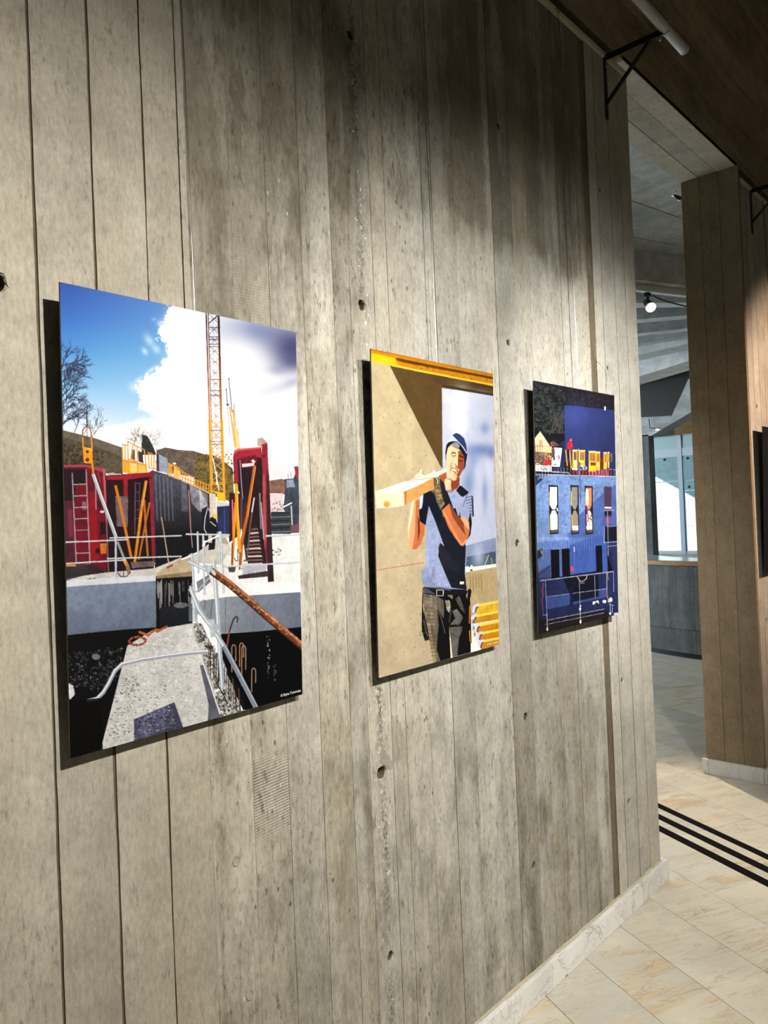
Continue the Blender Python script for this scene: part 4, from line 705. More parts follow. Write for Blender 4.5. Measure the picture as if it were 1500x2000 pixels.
def paint_building(cw, ch, quad):
    s = Canvas(cw, ch, quad, 9)
    s.a[:] = (20, 20, 24)
    s.use(1010, 720, .146667)
    s.poly([(200, 150), (1320, 350), (1330, 700), (200, 700)], (28, 25, 32), 1, .5)
    s.dots([(220, 180), (640, 300), (640, 900), (230, 800)], 260, (44, 52, 46), 22, .7); s.dots([(220, 180), (480, 280), (470, 900), (230, 800)], 130, (62, 78, 66), 12, .6); s.dots([(480, 300), (1290, 400), (1290, 560), (640, 480)], 110, (48, 42, 54), 18, .5)
    for i in range(22): s.line([(420 + s.rng.uniform(0, 210), 560 + s.rng.uniform(0, 80)), (430 + s.rng.uniform(0, 200), 860)], 12, (66, 60, 54), .45)
    s.poly([(632, 490), (1302, 556), (1316, 1450), (636, 1330)], (46, 54, 106), 1, .14, grad=(700, 520, 1250, 1350, (36, 42, 80))); s.blob(760, 640, 160, 160, (62, 76, 142), .45)
    s.poly([(1160, 505), (1182, 505), (1182, 556), (1160, 556)], (190, 200, 226))
    s.use(1040, 830, .113333)
    s.poly([(440, 150), (560, 150), (560, 400), (300, 320), (340, 230), (440, 200)], (22, 22, 30), 1, .4); s.poly([(300, 300), (380, 280), (470, 360), (330, 380)], (96, 70, 66), 1, .4); s.poly([(480, 300), (560, 270), (560, 820), (480, 720)], (30, 36, 66), 1, .3)
    s.poly([(20, 260), (135, 105), (310, 370), (360, 420), (360, 700), (20, 700)], (214, 186, 146), 1, .1); s.line([(20, 250), (135, 105), (310, 370)], 10, (70, 62, 60)); s.ell(145, 310, 30, 60, (140, 112, 84), .6)
    s.poly([(20, 460), (330, 480), (330, 700), (20, 700)], (60, 44, 44), .85, .5); s.dots([(40, 470), (330, 480), (320, 690), (40, 690)], 40, (226, 200, 150), 14, .8)
    s.line([(40, 360), (330, 375)], 7, (100, 66, 50))
    for i in range(8): s.line([(50 + i * 40, 360), (55 + i * 40, 580)], 8, (206, 140, 60) if i > 3 else (110, 70, 50))
    s.poly([(370, 390), (510, 400), (480, 640), (470, 720), (330, 720), (330, 620), (390, 600)], (238, 236, 236), 1, .05); s.poly([(330, 410), (385, 420), (385, 570), (330, 560)], (80, 60, 60)); s.poly([(430, 510), (470, 520), (480, 590), (440, 600)], (120, 84, 84), .8); s.ell(390, 680, 30, 10, (70, 60, 60))
    s.poly([(40, 690), (330, 700), (330, 800), (40, 790)], (226, 222, 226), 1, .3); s.dots([(40, 700), (330, 700), (330, 790), (40, 790)], 30, (60, 54, 60), 13); s.poly([(205, 600), (300, 590), (310, 700), (205, 700)], (176, 40, 44), 1, .3)
    s.poly([(340, 715), (560, 720), (1430, 760), (1440, 870), (340, 830)], (36, 36, 56), 1, .4)
    s.poly([(540, 640), (680, 640), (700, 850), (560, 830)], (34, 26, 28), 1, .5); s.poly([(670, 780), (1330, 770), (1330, 870), (670, 860)], (88, 22, 40), 1, .4)
    for (xl, xr, yt, yb) in [(690, 775, 435, 770), (800, 905, 440, 700), (970, 1085, 455, 800), (1090, 1165, 465, 780), (1225, 1285, 475, 760), (1300, 1325, 470, 740)]:
        s.poly([(xl, yt), (xr, yt), (xr, yb), (xl, yb)], (232, 166, 40), 1, .12); s.poly([(xl + 20, yt + 30), (xr - 12, yt + 30), (xr - 12, yt + 165), (xl + 20, yt + 165)], (60, 52, 84) if xl < 780 else (132, 84, 52)); s.line([(xl, yt), (xr, yt)], 14, (246, 226, 180)); s.poly([(xl + 24, yt + 180), (xr - 10, yt + 180), (xr - 14, yb - 60), (xl + 24, yb - 60)], (244, 214, 150), .9)
        for i in range(3): s.line([(xl + 20 + i * 24, yt + 20), (xl + 22 + i * 24, yt + 165)], 6, (206, 146, 70))
    s.poly([(1000, 640), (1085, 640), (1085, 700), (1000, 700)], (120, 46, 24)); s.poly([(975, 700), (1085, 700), (1080, 770), (980, 800)], (246, 200, 20)); s.poly([(1170, 560), (1225, 560), (1225, 740), (1165, 740)], (110, 36, 30), 1, .3); s.poly([(680, 735), (775, 740), (770, 775), (680, 770)], (240, 226, 200)); s.dots([(830, 700), (960, 700), (960, 780), (830, 770)], 24, (206, 206, 214), 12); s.poly([(780, 640), (830, 640), (820, 860), (780, 850)], (86, 84, 104))
    for i in range(12): s.line([(970 + i * 30, 770), (985 + i * 30, 870)], 13, (196, 60, 66) if i % 2 else (206, 150, 160), .8)
    s.line([(575, 430), (600, 700)], 18, (214, 146, 40)); s.line([(640, 430), (668, 740)], 18, (220, 156, 50)); s.line([(600, 560), (650, 440)], 14, (200, 130, 40)); s.line([(798, 410), (800, 640)], 9, (220, 180, 110))
    s.poly([(600, 410), (640, 400), (630, 560), (600, 600)], (26, 20, 30)); s.poly([(600, 310), (640, 270), (690, 330), (680, 400), (655, 420), (600, 420)], (196, 28, 46), 1, .15); s.ell(662, 262, 18, 22, (226, 90, 90)); s.line([(670, 300), (685, 380)], 14, (220, 60, 80))
    for i in range(26): s.line([(60 + i * 54, 720 + i * 1.5), (60 + i * 54, 870)], 5, (206, 206, 226), .6)
    s.line([(40, 790), (620, 820), (640, 850)], 8, (206, 214, 236)); s.line([(40, 850), (640, 865), (1440, 885)], 10, (200, 200, 226)); s.line([(1320, 760), (1440, 770)], 6, (170, 176, 206))
    # blue lit facade
    s.use(1010, 720, .146667)
    s.poly([(240, 1415), (1316, 1440), (1330, 2400), (250, 2400)], (104, 130, 176), 1, .26); s.poly([(240, 1420), (360, 1430), (340, 1480), (245, 1560)], (36, 44, 76), 1, .2); s.dots([(260, 1420), (350, 1430), (350, 1470), (260, 1470)], 14, (140, 146, 170), 12)
    s.dots([(250, 1450), (1310, 1450), (1320, 2200), (260, 2200)], 200, (66, 84, 126), 22, .35); s.dots([(250, 1450), (1310, 1450), (1320, 2200), (260, 2200)], 90, (150, 176, 214), 18, .4); s.line([(838, 1420), (845, 1800)], 7, (54, 66, 100))
    s.use(1010, 970, .146667)
    s.poly([(560, 700), (830, 240), (1040, 40), (1330, -180), (1340, 620), (1000, 640)], (58, 80, 140), .75, .2)
    s.poly([(260, 560), (1330, 520), (1340, 1000), (280, 1080)], (86, 112, 170), .85, .2); s.poly([(700, 640), (1040, 520), (1340, 500), (1345, 1000), (710, 1030)], (56, 80, 150), .9, .2); s.poly([(265, 545), (680, 530), (690, 570), (265, 600)], (140, 158, 200), .6, .3)
    for i in range(46): s.line([(280 + i * 17, 570 + s.rng.uniform(0, 20)), (284 + i * 17, 640 + s.rng.uniform(0, 260))], 5, (44, 60, 104) if i % 2 else (150, 170, 210), .4)
    s.poly([(275, 1000), (440, 900), (450, 1100), (280, 1120)], (50, 62, 100), .8); s.line([(280, 1050), (440, 920)], 9, (30, 36, 66)); s.poly([(270, 720), (335, 680), (335, 780), (275, 830)], (36, 34, 50)); s.line([(318, 710), (330, 760)], 12, (206, 150, 120))
    win = [(425, 545, -140, (250, 250, 246), (244, 242, 238)), (715, 820, -140, (126, 122, 112), (136, 124, 104)), (905, 1008, -130, (240, 120, 80), (236, 190, 170))]
    for xl, xr, yt, c1, c2 in win:
        s.poly([(xl - 5, yt - 20), (xr, yt - 10), (xr + 6, 490), (xl + 10, 500)], (30, 26, 34)); s.poly([(xl + 12, yt + 10), (xr - 16, yt + 10), (xr - 14, 100), (xr - 40, 165), (xl + 40, 165), (xl + 14, 110)], c1, 1, .12); s.poly([(xl + 40, 180), (xr - 36, 180), (xr - 8, 250), (xr - 6, 455), (xl + 24, 465), (xl + 16, 250)], c2, 1, .1)
        s.line([(xl + 8, yt + 70), (xl + 8, 110)], 12, (206, 160, 40)); s.line([(xl + 14, 240), (xl + 20, 440)], 10, (206, 170, 40) if xl < 900 else (40, 30, 40)); s.poly([(xl + 24, 440), (xr - 4, 430), (xr - 2, 470), (xl + 24, 480)], (96, 76, 70), 1, .4)
    s.poly([(735, 385), (815, 385), (815, 440), (738, 445)], (244, 240, 236)); s.poly([(920, 390), (1000, 385), (1000, 430), (925, 435)], (240, 226, 206)); s.poly([(915, -100), (950, -100), (955, 110), (925, 110)], (250, 236, 226)); s.line([(930, 130), (950, 300), (940, 330)], 14, (130, 70, 160)); s.dots([(960, 200), (1000, 200), (1000, 340), (960, 340)], 12, (90, 60, 60), 12); s.line([(530, 150), (540, 185)], 16, (220, 220, 230))
    s.poly([(1160, -140), (1255, -135), (1262, 370), (1165, 370)], (70, 50, 74), 1, .15); s.poly([(1165, 130), (1258, 130), (1258, 155), (1165, 155)], (196, 196, 206)); s.poly([(1165, 190), (1258, 190), (1258, 240), (1165, 240)], (26, 24, 36)); s.poly([(1165, 270), (1262, 260), (1262, 360), (1168, 365)], (116, 84, 140), .8)
    for (xl, xr, yt, yb) in [(445, 572, 705, 1300), (592, 712, 690, 1290), (1045, 1145, 650, 1200), (1200, 1280, 740, 1200)]: s.poly([(xl, yt), (xr - 14, yt - 8), (xr, yb), (xl + 18, yb + 10)], (14, 13, 20), 1, .2)
    s.poly([(1160, 390), (1330, 385), (1335, 580), (1170, 600)], (22, 22, 34)); s.poly([(1190, 600), (1340, 600), (1345, 1600), (1290, 1600), (1280, 1000), (1200, 760)], (34, 38, 66), .85, .2)
    s.poly([(280, 1110), (1340, 980), (1360, 1560), (1300, 1620), (290, 1820)], (36, 46, 88), .82, .3); s.poly([(380, 1340), (1190, 1210), (1200, 1330), (390, 1500)], (62, 84, 146), .8, .2); s.poly([(600, 1050), (1080, 980), (1090, 1320), (740, 1400)], (14, 14, 24), .85, .3)
    s.poly([(285, 1640), (1160, 1490), (1310, 1600), (1300, 1640), (290, 1830)], (34, 28, 32), 1, .3)
    c = (176, 182, 206)
    for (a, b, wd) in [((310, 1115), (1285, 990), 12), ((390, 1330), (1190, 1220), 7), ((400, 1640), (1160, 1490), 9), ((370, 1700), (1160, 1540), 6), ((1150, 180), (1290, 172), 9), ((1200, 395), (1330, 385), 7), ((1150, 605), (1335, 595), 8), ((1200, 660), (1340, 640), 6), ((1205, 190), (1215, 780), 7), ((375, 1110), (395, 1560), 6), ((828, 1090), (840, 1480), 6), ((1035, 1040), (1040, 1340), 6), ((1195, 1000), (1200, 1340), 9), ((1285, 990), (1290, 1260), 6), ((1165, 400), (1160, 600), 8), ((345, 1575), (405, 1565), 9), ((395, 1570), (405, 1780), 11), ((838, 1450), (845, 1680), 11), ((1240, 1400), (1245, 1560), 9), ((1270, 1440), (1270, 1540), 8), ((1225, 1430), (1290, 1440), 8)]: s.line([a, b], wd, c, .85)
    for q in [(400, 1760, 12, 26), (845, 1660, 13, 26), (840, 1490, 14, 20), (845, 1450, 8, 14), (1242, 1550, 16, 18), (1165, 1390, 26, 22), (1250, 1365, 22, 30), (1220, 1375, 12, 26), (1030, 1400, 24, 12), (1070, 1390, 20, 14), (1020, 1420, 14, 12), (1085, 1410, 8, 8)]: s.ell(*q, (232, 228, 226))
    s.poly([(1290, 1545), (1350, 1535), (1355, 1562), (1295, 1572)], (206, 214, 220)); s.line([(1355, 1480), (1360, 1560)], 10, (110, 70, 20))
    s.line([(800, 1060), (830, 1110), (870, 1125), (920, 1090), (935, 1040)], 9, (214, 170, 140)); s.line([(820, 1080), (850, 1150), (900, 1140)], 6, (150, 130, 160)); s.ell(732, 960, 20, 36, (226, 60, 80)); s.poly([(700, 1200), (740, 1180), (745, 1450), (705, 1460)], (22, 26, 56), .9); s.line([(345, 1140), (330, 1250), (345, 1330), (330, 1360), (345, 1560)], 8, (160, 70, 84)); s.line([(350, 1150), (345, 1320)], 12, (120, 60, 84), .8); s.line([(1195, 1240), (1215, 1380)], 18, (150, 80, 70), .7); s.line([(760, 665), (762, 730)], 10, (206, 206, 220)); s.line([(1200, 1000), (1215, 1100)], 10, (206, 140, 90), .8)
    return s.out()

def wood(name, light, dark):
    t = NT(name); pos = t.node('ShaderNodeNewGeometry').outputs['Position']
    g = t.noise(t.scaled(pos, (8, 0.6, 8)), 5, 5, 0.6, 0.8)
    return t.finish(t.mix(t.ramp(g, (0.35, 0.65, 0, 1)), light, dark), 0.45)
M_WOOD = wood('counter_wood', (0.42, 0.22, 0.07), (0.26, 0.12, 0.035)); M_SHADEWOOD = wood('shaded_wood', (0.010, 0.008, 0.006), (0.006, 0.005, 0.004)); M_LITWOOD = wood('yellow_lit_wood', (0.15, 0.105, 0.018), (0.07, 0.05, 0.01))  # shaded and yellow-lit parts of the window-head wood, painted as two colours
def glass_mat():
    t = NT('window_glass'); t.b.inputs['Base Color'].default_value = (0.78, 0.93, 0.97, 1); t.b.inputs['Roughness'].default_value = 0.0
    t.b.inputs['Transmission Weight'].default_value = 1.0; t.b.inputs['IOR'].default_value = 1.03
    return t.m
M_GLASS = glass_mat()
def glow(name, col, e):
    t = NT(name); t.b.inputs['Base Color'].default_value = tuple(col) + (1,); t.b.inputs['Emission Color'].default_value = tuple(col) + (1,); t.b.inputs['Emission Strength'].default_value = e
    return t.m
M_LENS = glow('lamp_lens', (0.92, 0.95, 1.0), 9.0)

M_JOINT = concrete('dark_joint', (0.13, 0.105, 0.07), (0.07, 0.055, 0.035), pits=0.3, streak=0.5, patch=0.5, bump=0.2)  # dark brown for joint faces, tie hole walls and the crack
# ================================================================= the long board-marked wall
H_WALL, H_SOFFIT, WALL_END, JAMB_X, TH = 3.462, 3.541, 3.205, 4.672, 0.325
wall_left = tag(boxobj('wall_left', (-1.6, WALL_END - 0.002, 0.08, TH, 0, H_SOFFIT), M_CORE), kind='structure')

def board(x0, x1, yf, mat, parent, holes=(), gap=0.0012, bev=0.0012, wob=0.0006, z0=0.0, z1=H_WALL, yb=0.082, seed=0, name='board', lip=0.0025, clean=False):
    """one cast board strip: front face at y=yf with worn edges, optional tie holes (z, x, r, depth)"""
    rg = random.Random(seed + int(x0 * 1000)); bm = bmesh.new()
    holes = sorted(holes); zs = [z0]; cells = []
    for (hz, hx, r, dp) in holes:
        zs += [hz - 0.045, hz + 0.045]; cells.append((hz - 0.045, hz + 0.045, hx, hz, r, dp))
    zs.append(z1); rows = []
    for a, b in zip(zs[:-1], zs[1:]):
        n = 1 if any(abs(c[0] - a) < 1e-6 for c in cells) else max(1, int((b - a) / 0.05))
        rows += [(a + (b - a) * i / n) for i in range(n)]
    rows.append(z1); pts = []
    jl = jr = 0.0
    for z in rows:
        jl = 0.7 * jl + rg.uniform(-wob, wob); jr = 0.7 * jr + rg.uniform(-wob, wob)
        xl, xr = x0 + gap + jl, x1 - gap + jr
        pts.append([bm.verts.new(p) for p in ((x0, yb, z), (x0, yf + lip, z), (xl, yf + lip, z), (xl + bev, yf, z), (xr - bev, yf, z), (xr, yf + lip, z), (x1, yf + lip, z), (x1, yb, z))])
    for i, (a, b) in enumerate(zip(pts[:-1], pts[1:])):
        for k in range(7):
            cell = next((c for c in cells if abs(c[0] - rows[i]) < 1e-6), None) if k == 3 else None
            if cell is None:
                f = bm.faces.new((a[k], a[k + 1], b[k + 1], b[k])); f.material_index = 0 if k == 3 or (clean and 0 < k < 6) else 1
                continue
            _, _, hx, hz, r, dp = cell
            c4 = [a[3], a[4], b[4], b[3]]; per = []
            for q in range(4):
                p, pn = c4[q].co, c4[(q + 1) % 4].co
                per.append(c4[q])
                for s in (1, 2, 3): per.append(bm.verts.new(p.lerp(pn, s / 4)))
            rim, mid, back = [], [], []
            for v in per:
                an = math.atan2(v.co.z - hz, v.co.x - hx); rr = r * rg.uniform(0.9, 1.22)
                rim.append(bm.verts.new((hx + rr * math.cos(an), yf, hz + rr * math.sin(an))))
                r2 = r * rg.uniform(0.86, 0.98); mid.append(bm.verts.new((hx + r2 * math.cos(an), yf + 0.006, hz + r2 * math.sin(an))))
                back.append(bm.verts.new((hx + r * 0.86 * math.cos(an), yf + dp, hz + r * 0.86 * math.sin(an))))
            n = len(per)
            for q in range(n):
                w = (q + 1) % n
                bm.faces.new((per[q], per[w], rim[w], rim[q])); bm.faces.new((rim[q], rim[w], mid[w], mid[q])); bm.faces.new((mid[q], mid[w], back[w], back[q])).material_index = 1
            bm.faces.new(back).material_index = 1
    bm.faces.new(pts[0]); bm.faces.new(pts[-1][::-1])
    me = bpy.data.meshes.new(name); bm.normal_update(); bmesh.ops.recalc_face_normals(bm, faces=bm.faces); bm.to_mesh(me); bm.free()
    me.materials.append(mat); me.materials.append(M_JOINT)
    return link(name, me, mat, parent)

# plain boards at the left, a hand's breadth each, open V joints
xs = [0.622, 0.736, 0.850, 0.952]
left_edges = [0.508 - 0.114 * k for k in range(15, -1, -1)] + xs
for i, (a, b) in enumerate(zip(left_edges[:-1], left_edges[1:])):
    hol = [(2.04, 0.548, 0.021, 0.06)] if a < 0.548 < b else []
    board(a, b, 0.0, M_SMOOTH, wall_left, hol, gap=0.0019 if b < 0.95 else 0.0004, bev=0.0008, wob=0.0008, seed=1, lip=0.004)
# rough middle field: narrow boards that hardly stand proud of each other
mid_edges = [0.952, 1.064, 1.168, 1.274, 1.378, 1.440, 1.532, 1.590, 1.696, 1.801, 1.915, 2.020, 2.122, 2.243, 2.337, 2.450, 2.556, 2.666, 2.770]
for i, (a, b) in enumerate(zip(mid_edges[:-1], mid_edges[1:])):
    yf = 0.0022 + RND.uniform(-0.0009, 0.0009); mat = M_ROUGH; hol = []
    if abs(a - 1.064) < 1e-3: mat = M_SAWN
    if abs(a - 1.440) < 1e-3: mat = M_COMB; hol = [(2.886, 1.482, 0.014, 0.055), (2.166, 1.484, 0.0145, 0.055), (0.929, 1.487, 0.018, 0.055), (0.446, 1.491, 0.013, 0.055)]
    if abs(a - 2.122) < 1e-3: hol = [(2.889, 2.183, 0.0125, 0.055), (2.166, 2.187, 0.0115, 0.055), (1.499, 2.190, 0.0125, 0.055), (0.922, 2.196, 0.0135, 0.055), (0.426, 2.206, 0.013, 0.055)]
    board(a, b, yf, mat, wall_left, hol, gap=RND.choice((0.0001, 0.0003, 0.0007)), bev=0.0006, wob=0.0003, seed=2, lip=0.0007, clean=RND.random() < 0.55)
# expansion joint, filled a little below the face
board(2.770, 2.812, 0.0035, M_RECESS, wall_left, gap=0.0, bev=0.0003, wob=0.0002, seed=3, name='joint_filler', lip=0.001)
right_edges = [2.812, 2.886, 3.002, 3.102, WALL_END]
for a, b in zip(right_edges[:-1], right_edges[1:]):
    hol = [(2.886, 2.909, 0.012, 0.05), (2.166, 2.909, 0.0125, 0.05), (0.912, 2.917, 0.0125, 0.05), (0.422, 2.929, 0.013, 0.05)] if a == 2.886 else []
    board(a, b, -0.001, M_RIGHTB, wall_left, hol, gap=0.0012, bev=0.0005, wob=0.0007, seed=4, lip=0.004)
# cone plugs set flush in the boards
for (px, py) in ((462, 1682), (488, 1943)):
    c = on_y(px, py, 0.001); bm = bmesh.new()
    prof = [(0.0100, 0.0008), (0.0100, -0.0012), (0.0084, -0.0016), (0.0078, -0.0004), (0.0, -0.0002)]; rings = []
    for r, y in prof[:-1]: rings.append([bm.verts.new((c.x + r * math.cos(q * math.pi / 10), c.y + y, c.z + r * 1.1 * math.sin(q * math.pi / 10))) for q in range(20)])
    ct = bm.verts.new((c.x, c.y - 0.0002, c.z))
    for s, t_ in zip(rings[:-1], rings[1:]):
        for q in range(20): bm.faces.new((s[q], s[(q + 1) % 20], t_[(q + 1) % 20], t_[q]))
    for q in range(20): bm.faces.new((rings[-1][q], rings[-1][(q + 1) % 20], ct))
    obj('plug', bm, M_SMOOTH, wall_left)
# mortar patch by the broken tie hole
pp = [on_y(px, py, 0.0008) for px, py in ((744, 1470), (754, 1468), (764, 1484), (771, 1497), (762, 1504), (751, 1495), (744, 1490))]
obj('mortar_patch', prism(bmesh.new(), pp, (0, 0.003, 0)), M_PATCH, wall_left)
# hairline crack in the pale boards
cr = [on_y(px, py, -0.0011) for px, py in ((1163, 704), (1170, 709), (1175, 716), (1181, 722), (1184, 731), (1185.5, 741), (1183, 752), (1181.5, 760), (1182, 772))]
bm = bmesh.new(); lo = []; hi = []
for i, p in enumerate(cr):
    d = (cr[min(i + 1, len(cr) - 1)] - cr[max(i - 1, 0)]).normalized(); n = Vector((-d.z, 0, d.x)) * (0.0012 * RND.uniform(0.6, 1.2))
    lo.append(bm.verts.new(p - n)); hi.append(bm.verts.new(p + n))
for i in range(len(cr) - 1): bm.faces.new((lo[i], lo[i + 1], hi[i + 1], hi[i]))
obj('crack', bm, M_JOINT, wall_left)

# second length of wall beyond the opening, with its reveal
wall_right = tag(boxobj('wall_right', (JAMB_X + 0.03, 9.0, 0.08, TH - 0.002, 0, H_SOFFIT), M_CORE), kind='structure')
e = [JAMB_X + 0.0005] + [JAMB_X + 0.128 + 0.107 * k for k in range(0, 40)]
for a, b in zip(e[:-1], e[1:]):
    hol = [(2.886, a + 0.03, 0.012, 0.025), (2.166, a + 0.03, 0.012, 0.025), (0.912, a + 0.03, 0.012, 0.025)] if e.index(a) % 7 == 1 else []
    board(a, b, 0.0, M_RIGHTB, wall_right, hol, gap=0.0012, bev=0.0005, wob=0.0006, seed=5, lip=0.004)
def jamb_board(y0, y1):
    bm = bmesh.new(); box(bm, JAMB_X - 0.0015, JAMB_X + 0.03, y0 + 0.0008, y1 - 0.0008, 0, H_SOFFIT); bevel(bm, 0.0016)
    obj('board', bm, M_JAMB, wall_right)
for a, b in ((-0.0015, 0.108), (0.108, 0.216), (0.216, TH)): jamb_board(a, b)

# lintel over the opening and the deep beam that runs along the top of both walls
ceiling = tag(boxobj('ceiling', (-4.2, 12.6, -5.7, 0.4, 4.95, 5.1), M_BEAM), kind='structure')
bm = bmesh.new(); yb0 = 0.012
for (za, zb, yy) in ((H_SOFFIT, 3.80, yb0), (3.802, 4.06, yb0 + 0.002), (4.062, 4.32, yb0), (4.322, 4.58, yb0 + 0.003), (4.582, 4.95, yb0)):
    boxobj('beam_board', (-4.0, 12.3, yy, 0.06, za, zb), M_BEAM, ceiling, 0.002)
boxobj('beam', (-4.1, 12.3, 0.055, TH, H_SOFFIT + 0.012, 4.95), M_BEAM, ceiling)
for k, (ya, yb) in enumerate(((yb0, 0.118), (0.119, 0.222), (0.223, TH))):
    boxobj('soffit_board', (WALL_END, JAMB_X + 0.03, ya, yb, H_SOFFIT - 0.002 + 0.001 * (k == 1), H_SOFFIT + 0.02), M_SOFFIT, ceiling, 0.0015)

# picture rail under the beam
trim_1 = tag(boxobj('trim_1', (-1.6, WALL_END - 0.02, -0.012, 0.045, 3.448, 3.470), M_CREAM, None, 0.002), kind='structure')
trim_2 = tag(boxobj('trim_2', (JAMB_X + 0.02, 9.0, -0.012, 0.004, 3.448, 3.470), M_CREAM, None, 0.002), kind='structure')

# marble baseboards, piece by piece
HB, YB = 0.088, -0.021
baseboard_left = tag(boxobj('baseboard_left', (-1.6, WALL_END, -0.004, 0.004, 0, HB - 0.012), M_GROUT), kind='structure')
jx = sorted([on_y(px, py, YB).x for px, py in ((1078, 1890), (1223, 1765), (1256, 1735))])
cuts = [-1.6, -0.62, 0.38, 1.1] + jx + [WALL_END + 0.036]
for a, b in zip(cuts[:-1], cuts[1:]):
    boxobj('baseboard_tile', (a + 0.0006, b - 0.0006, YB, -0.0035, 0, HB), M_BASE, baseboard_left, 0.0025, 2)
boxobj('baseboard_tile', (WALL_END + 0.001, WALL_END + 0.035, -0.003, TH + 0.02, 0, HB), M_BASE, baseboard_left, 0.0025, 2)
bm = bmesh.new()
for k in range(60):
    x0 = -1.6 + k * 0.08; w = RND.uniform(0.0025, 0.006); 
    if x0 + 0.08 > WALL_END: continue
    box(bm, x0, x0 + 0.0805, -0.004 - w, 0.002, HB - 0.002, HB + RND.uniform(0.002, 0.005))
obj('sealant', bm, M_SEAL, baseboard_left)
baseboard_right = tag(boxobj('baseboard_right', (JAMB_X + 0.01, 9.0, -0.004, 0.004, 0, HB - 0.012), M_GROUT), kind='structure')
for a, b in zip([JAMB_X - 0.02, 5.6, 6.6, 7.6], [5.6, 6.6, 7.6, 9.0]): boxobj('baseboard_tile', (a + 0.0006, b - 0.0006, YB, -0.0035, 0, HB), M_BASE, baseboard_right, 0.0025, 2)
boxobj('baseboard_tile', (JAMB_X - 0.0205, JAMB_X - 0.0005, -0.003, 0.305, 0, HB), M_BASE, baseboard_right, 0.0025, 2)
boxobj('baseboard_tile', (JAMB_X - 0.0205, JAMB_X - 0.0005, 0.306, TH + 0.02, 0, HB), M_BASE, baseboard_right, 0.0025, 2)

# ================================================================= floor: slanting grid of long marble tiles
TH_T = math.radians(26.0); NA = Vector((math.cos(TH_T), -math.sin(TH_T))); AD = Vector((math.sin(TH_T), math.cos(TH_T)))
CA0, DA, CB0, DB = 2.130, 0.2475, 2.483, 0.4855
def fl_pt(ca, cb):          # grid coordinates -> world
    p = NA * ca + AD * cb; return Vector((p.x, p.y + CAM.y))
floor = tag(boxobj('floor', (-4.2, 12.4, -5.6, 8.2, -0.2, -0.0025), M_GROUT), kind='structure')
me_t = bpy.data.meshes.new('floor_tile'); bm = bmesh.new(); box(bm, -DA / 2 + 0.0011, DA / 2 - 0.0011, -DB / 2 + 0.0011, DB / 2 - 0.0011, -0.012, 0.0); bevel(bm, 0.0009); bm.to_mesh(me_t); bm.free()
me_t.materials.append(M_TILE)
tiles = []
for i in range(-40, 60):
    for j in range(-25, 40):
        c = fl_pt(CA0 + DA * (i + 0.5), CB0 + DB * (j + 0.5))
        if not (-4 < c.x < 12.2 and -5.4 < c.y < 8): continue
        d = Vector((c.x, c.y, 0)) - CAM; z = d.dot(CAM_F)
        px = 750 + F_PX * d.dot(CAM_R) / z if z > 0.1 else -9e9; py = 1000 - F_PX * d.dot(CAM_U) / z if z > 0.1 else 9e9
        seen = z > 0.1 and 820 < px < 1660 and 1200 < py < 2160 and z < 10.5 and not (c.y > 0.35 and px < 1200)
        tiles.append((0 if seen else 1, z if seen else 99, c))
tiles.sort(key=lambda q: (q[0], q[1]))
rest = bmesh.new()
for n, (s, z, c) in enumerate(tiles):
    if s == 0 and n < 300:
        o = bpy.data.objects.new('floor_tile', me_t); C.objects.link(o); o.parent = floor; o.location = (c.x, c.y, RND.uniform(-0.0003, 0.0003)); o.rotation_euler = (0, 0, -TH_T)
    else:
        v = [rest.verts.new((c.x + NA.x * a * (DA / 2 - 0.0012) + AD.x * b * (DB / 2 - 0.0012), c.y + NA.y * a * (DA / 2 - 0.0012) + AD.y * b * (DB / 2 - 0.0012), 0)) for a, b in ((-1, -1), (1, -1), (1, 1), (-1, 1))]
        rest.faces.new(v)
tag(obj('distant_floor_tiles', rest, M_TILE, floor), kind='stuff')
# three black strips across the threshold
for k, (a, b) in enumerate(((2.619, 2.667), (2.720, 2.766), (2.823, 2.866))):
    bm = bmesh.new(); q = [fl_pt(a, 1.0), fl_pt(b, 1.0), fl_pt(b, 4.4), fl_pt(a, 4.4)]
    # the strips run up to the reveal side of the wall and stop there
    q = [fl_pt(a, 1.2), fl_pt(b, 1.2), fl_pt(b, 4.1), fl_pt(a, 4.1)]
    prism(bm, [(p.x, p.y, 0.0004) for p in q], (0, 0, 0.0016))
    tag(obj('floor_strip', bm, M_BLACKSTRIP), ('black strip on the marble floor, closest to the long baseboard', 'black strip on the marble floor, middle one of three', 'black strip on the marble floor, closest to the dark reveal')[k], 'floor strip', 'black strips across the threshold')
# crumb of dead leaf by the baseboard
c = on_z(1104, 1907, 0); bm = bmesh.new()
pts = []
for k in range(9):
    an = k / 9 * 2 * math.pi; pts.append(bm.verts.new((c.x + 0.014 * math.cos(an) * RND.uniform(0.6, 1.1), c.y + 0.008 * math.sin(an) * RND.uniform(0.6, 1.2), 0.001 + RND.uniform(0, 0.008))))
top = bm.verts.new((c.x, c.y, 0.011)); bot = bm.verts.new((c.x + 0.003, c.y, 0.0005))
for k in range(9): bm.faces.new((pts[k - 1], pts[k], top)); bm.faces.new((pts[k], pts[k - 1], bot))
tag(obj('leaf_crumb', bm, plain('dead_leaf', (0.16, 0.12, 0.05), 0.8, speck=0.4)), 'small crumpled brown leaf crumb on the marble floor by the baseboard', 'debris')

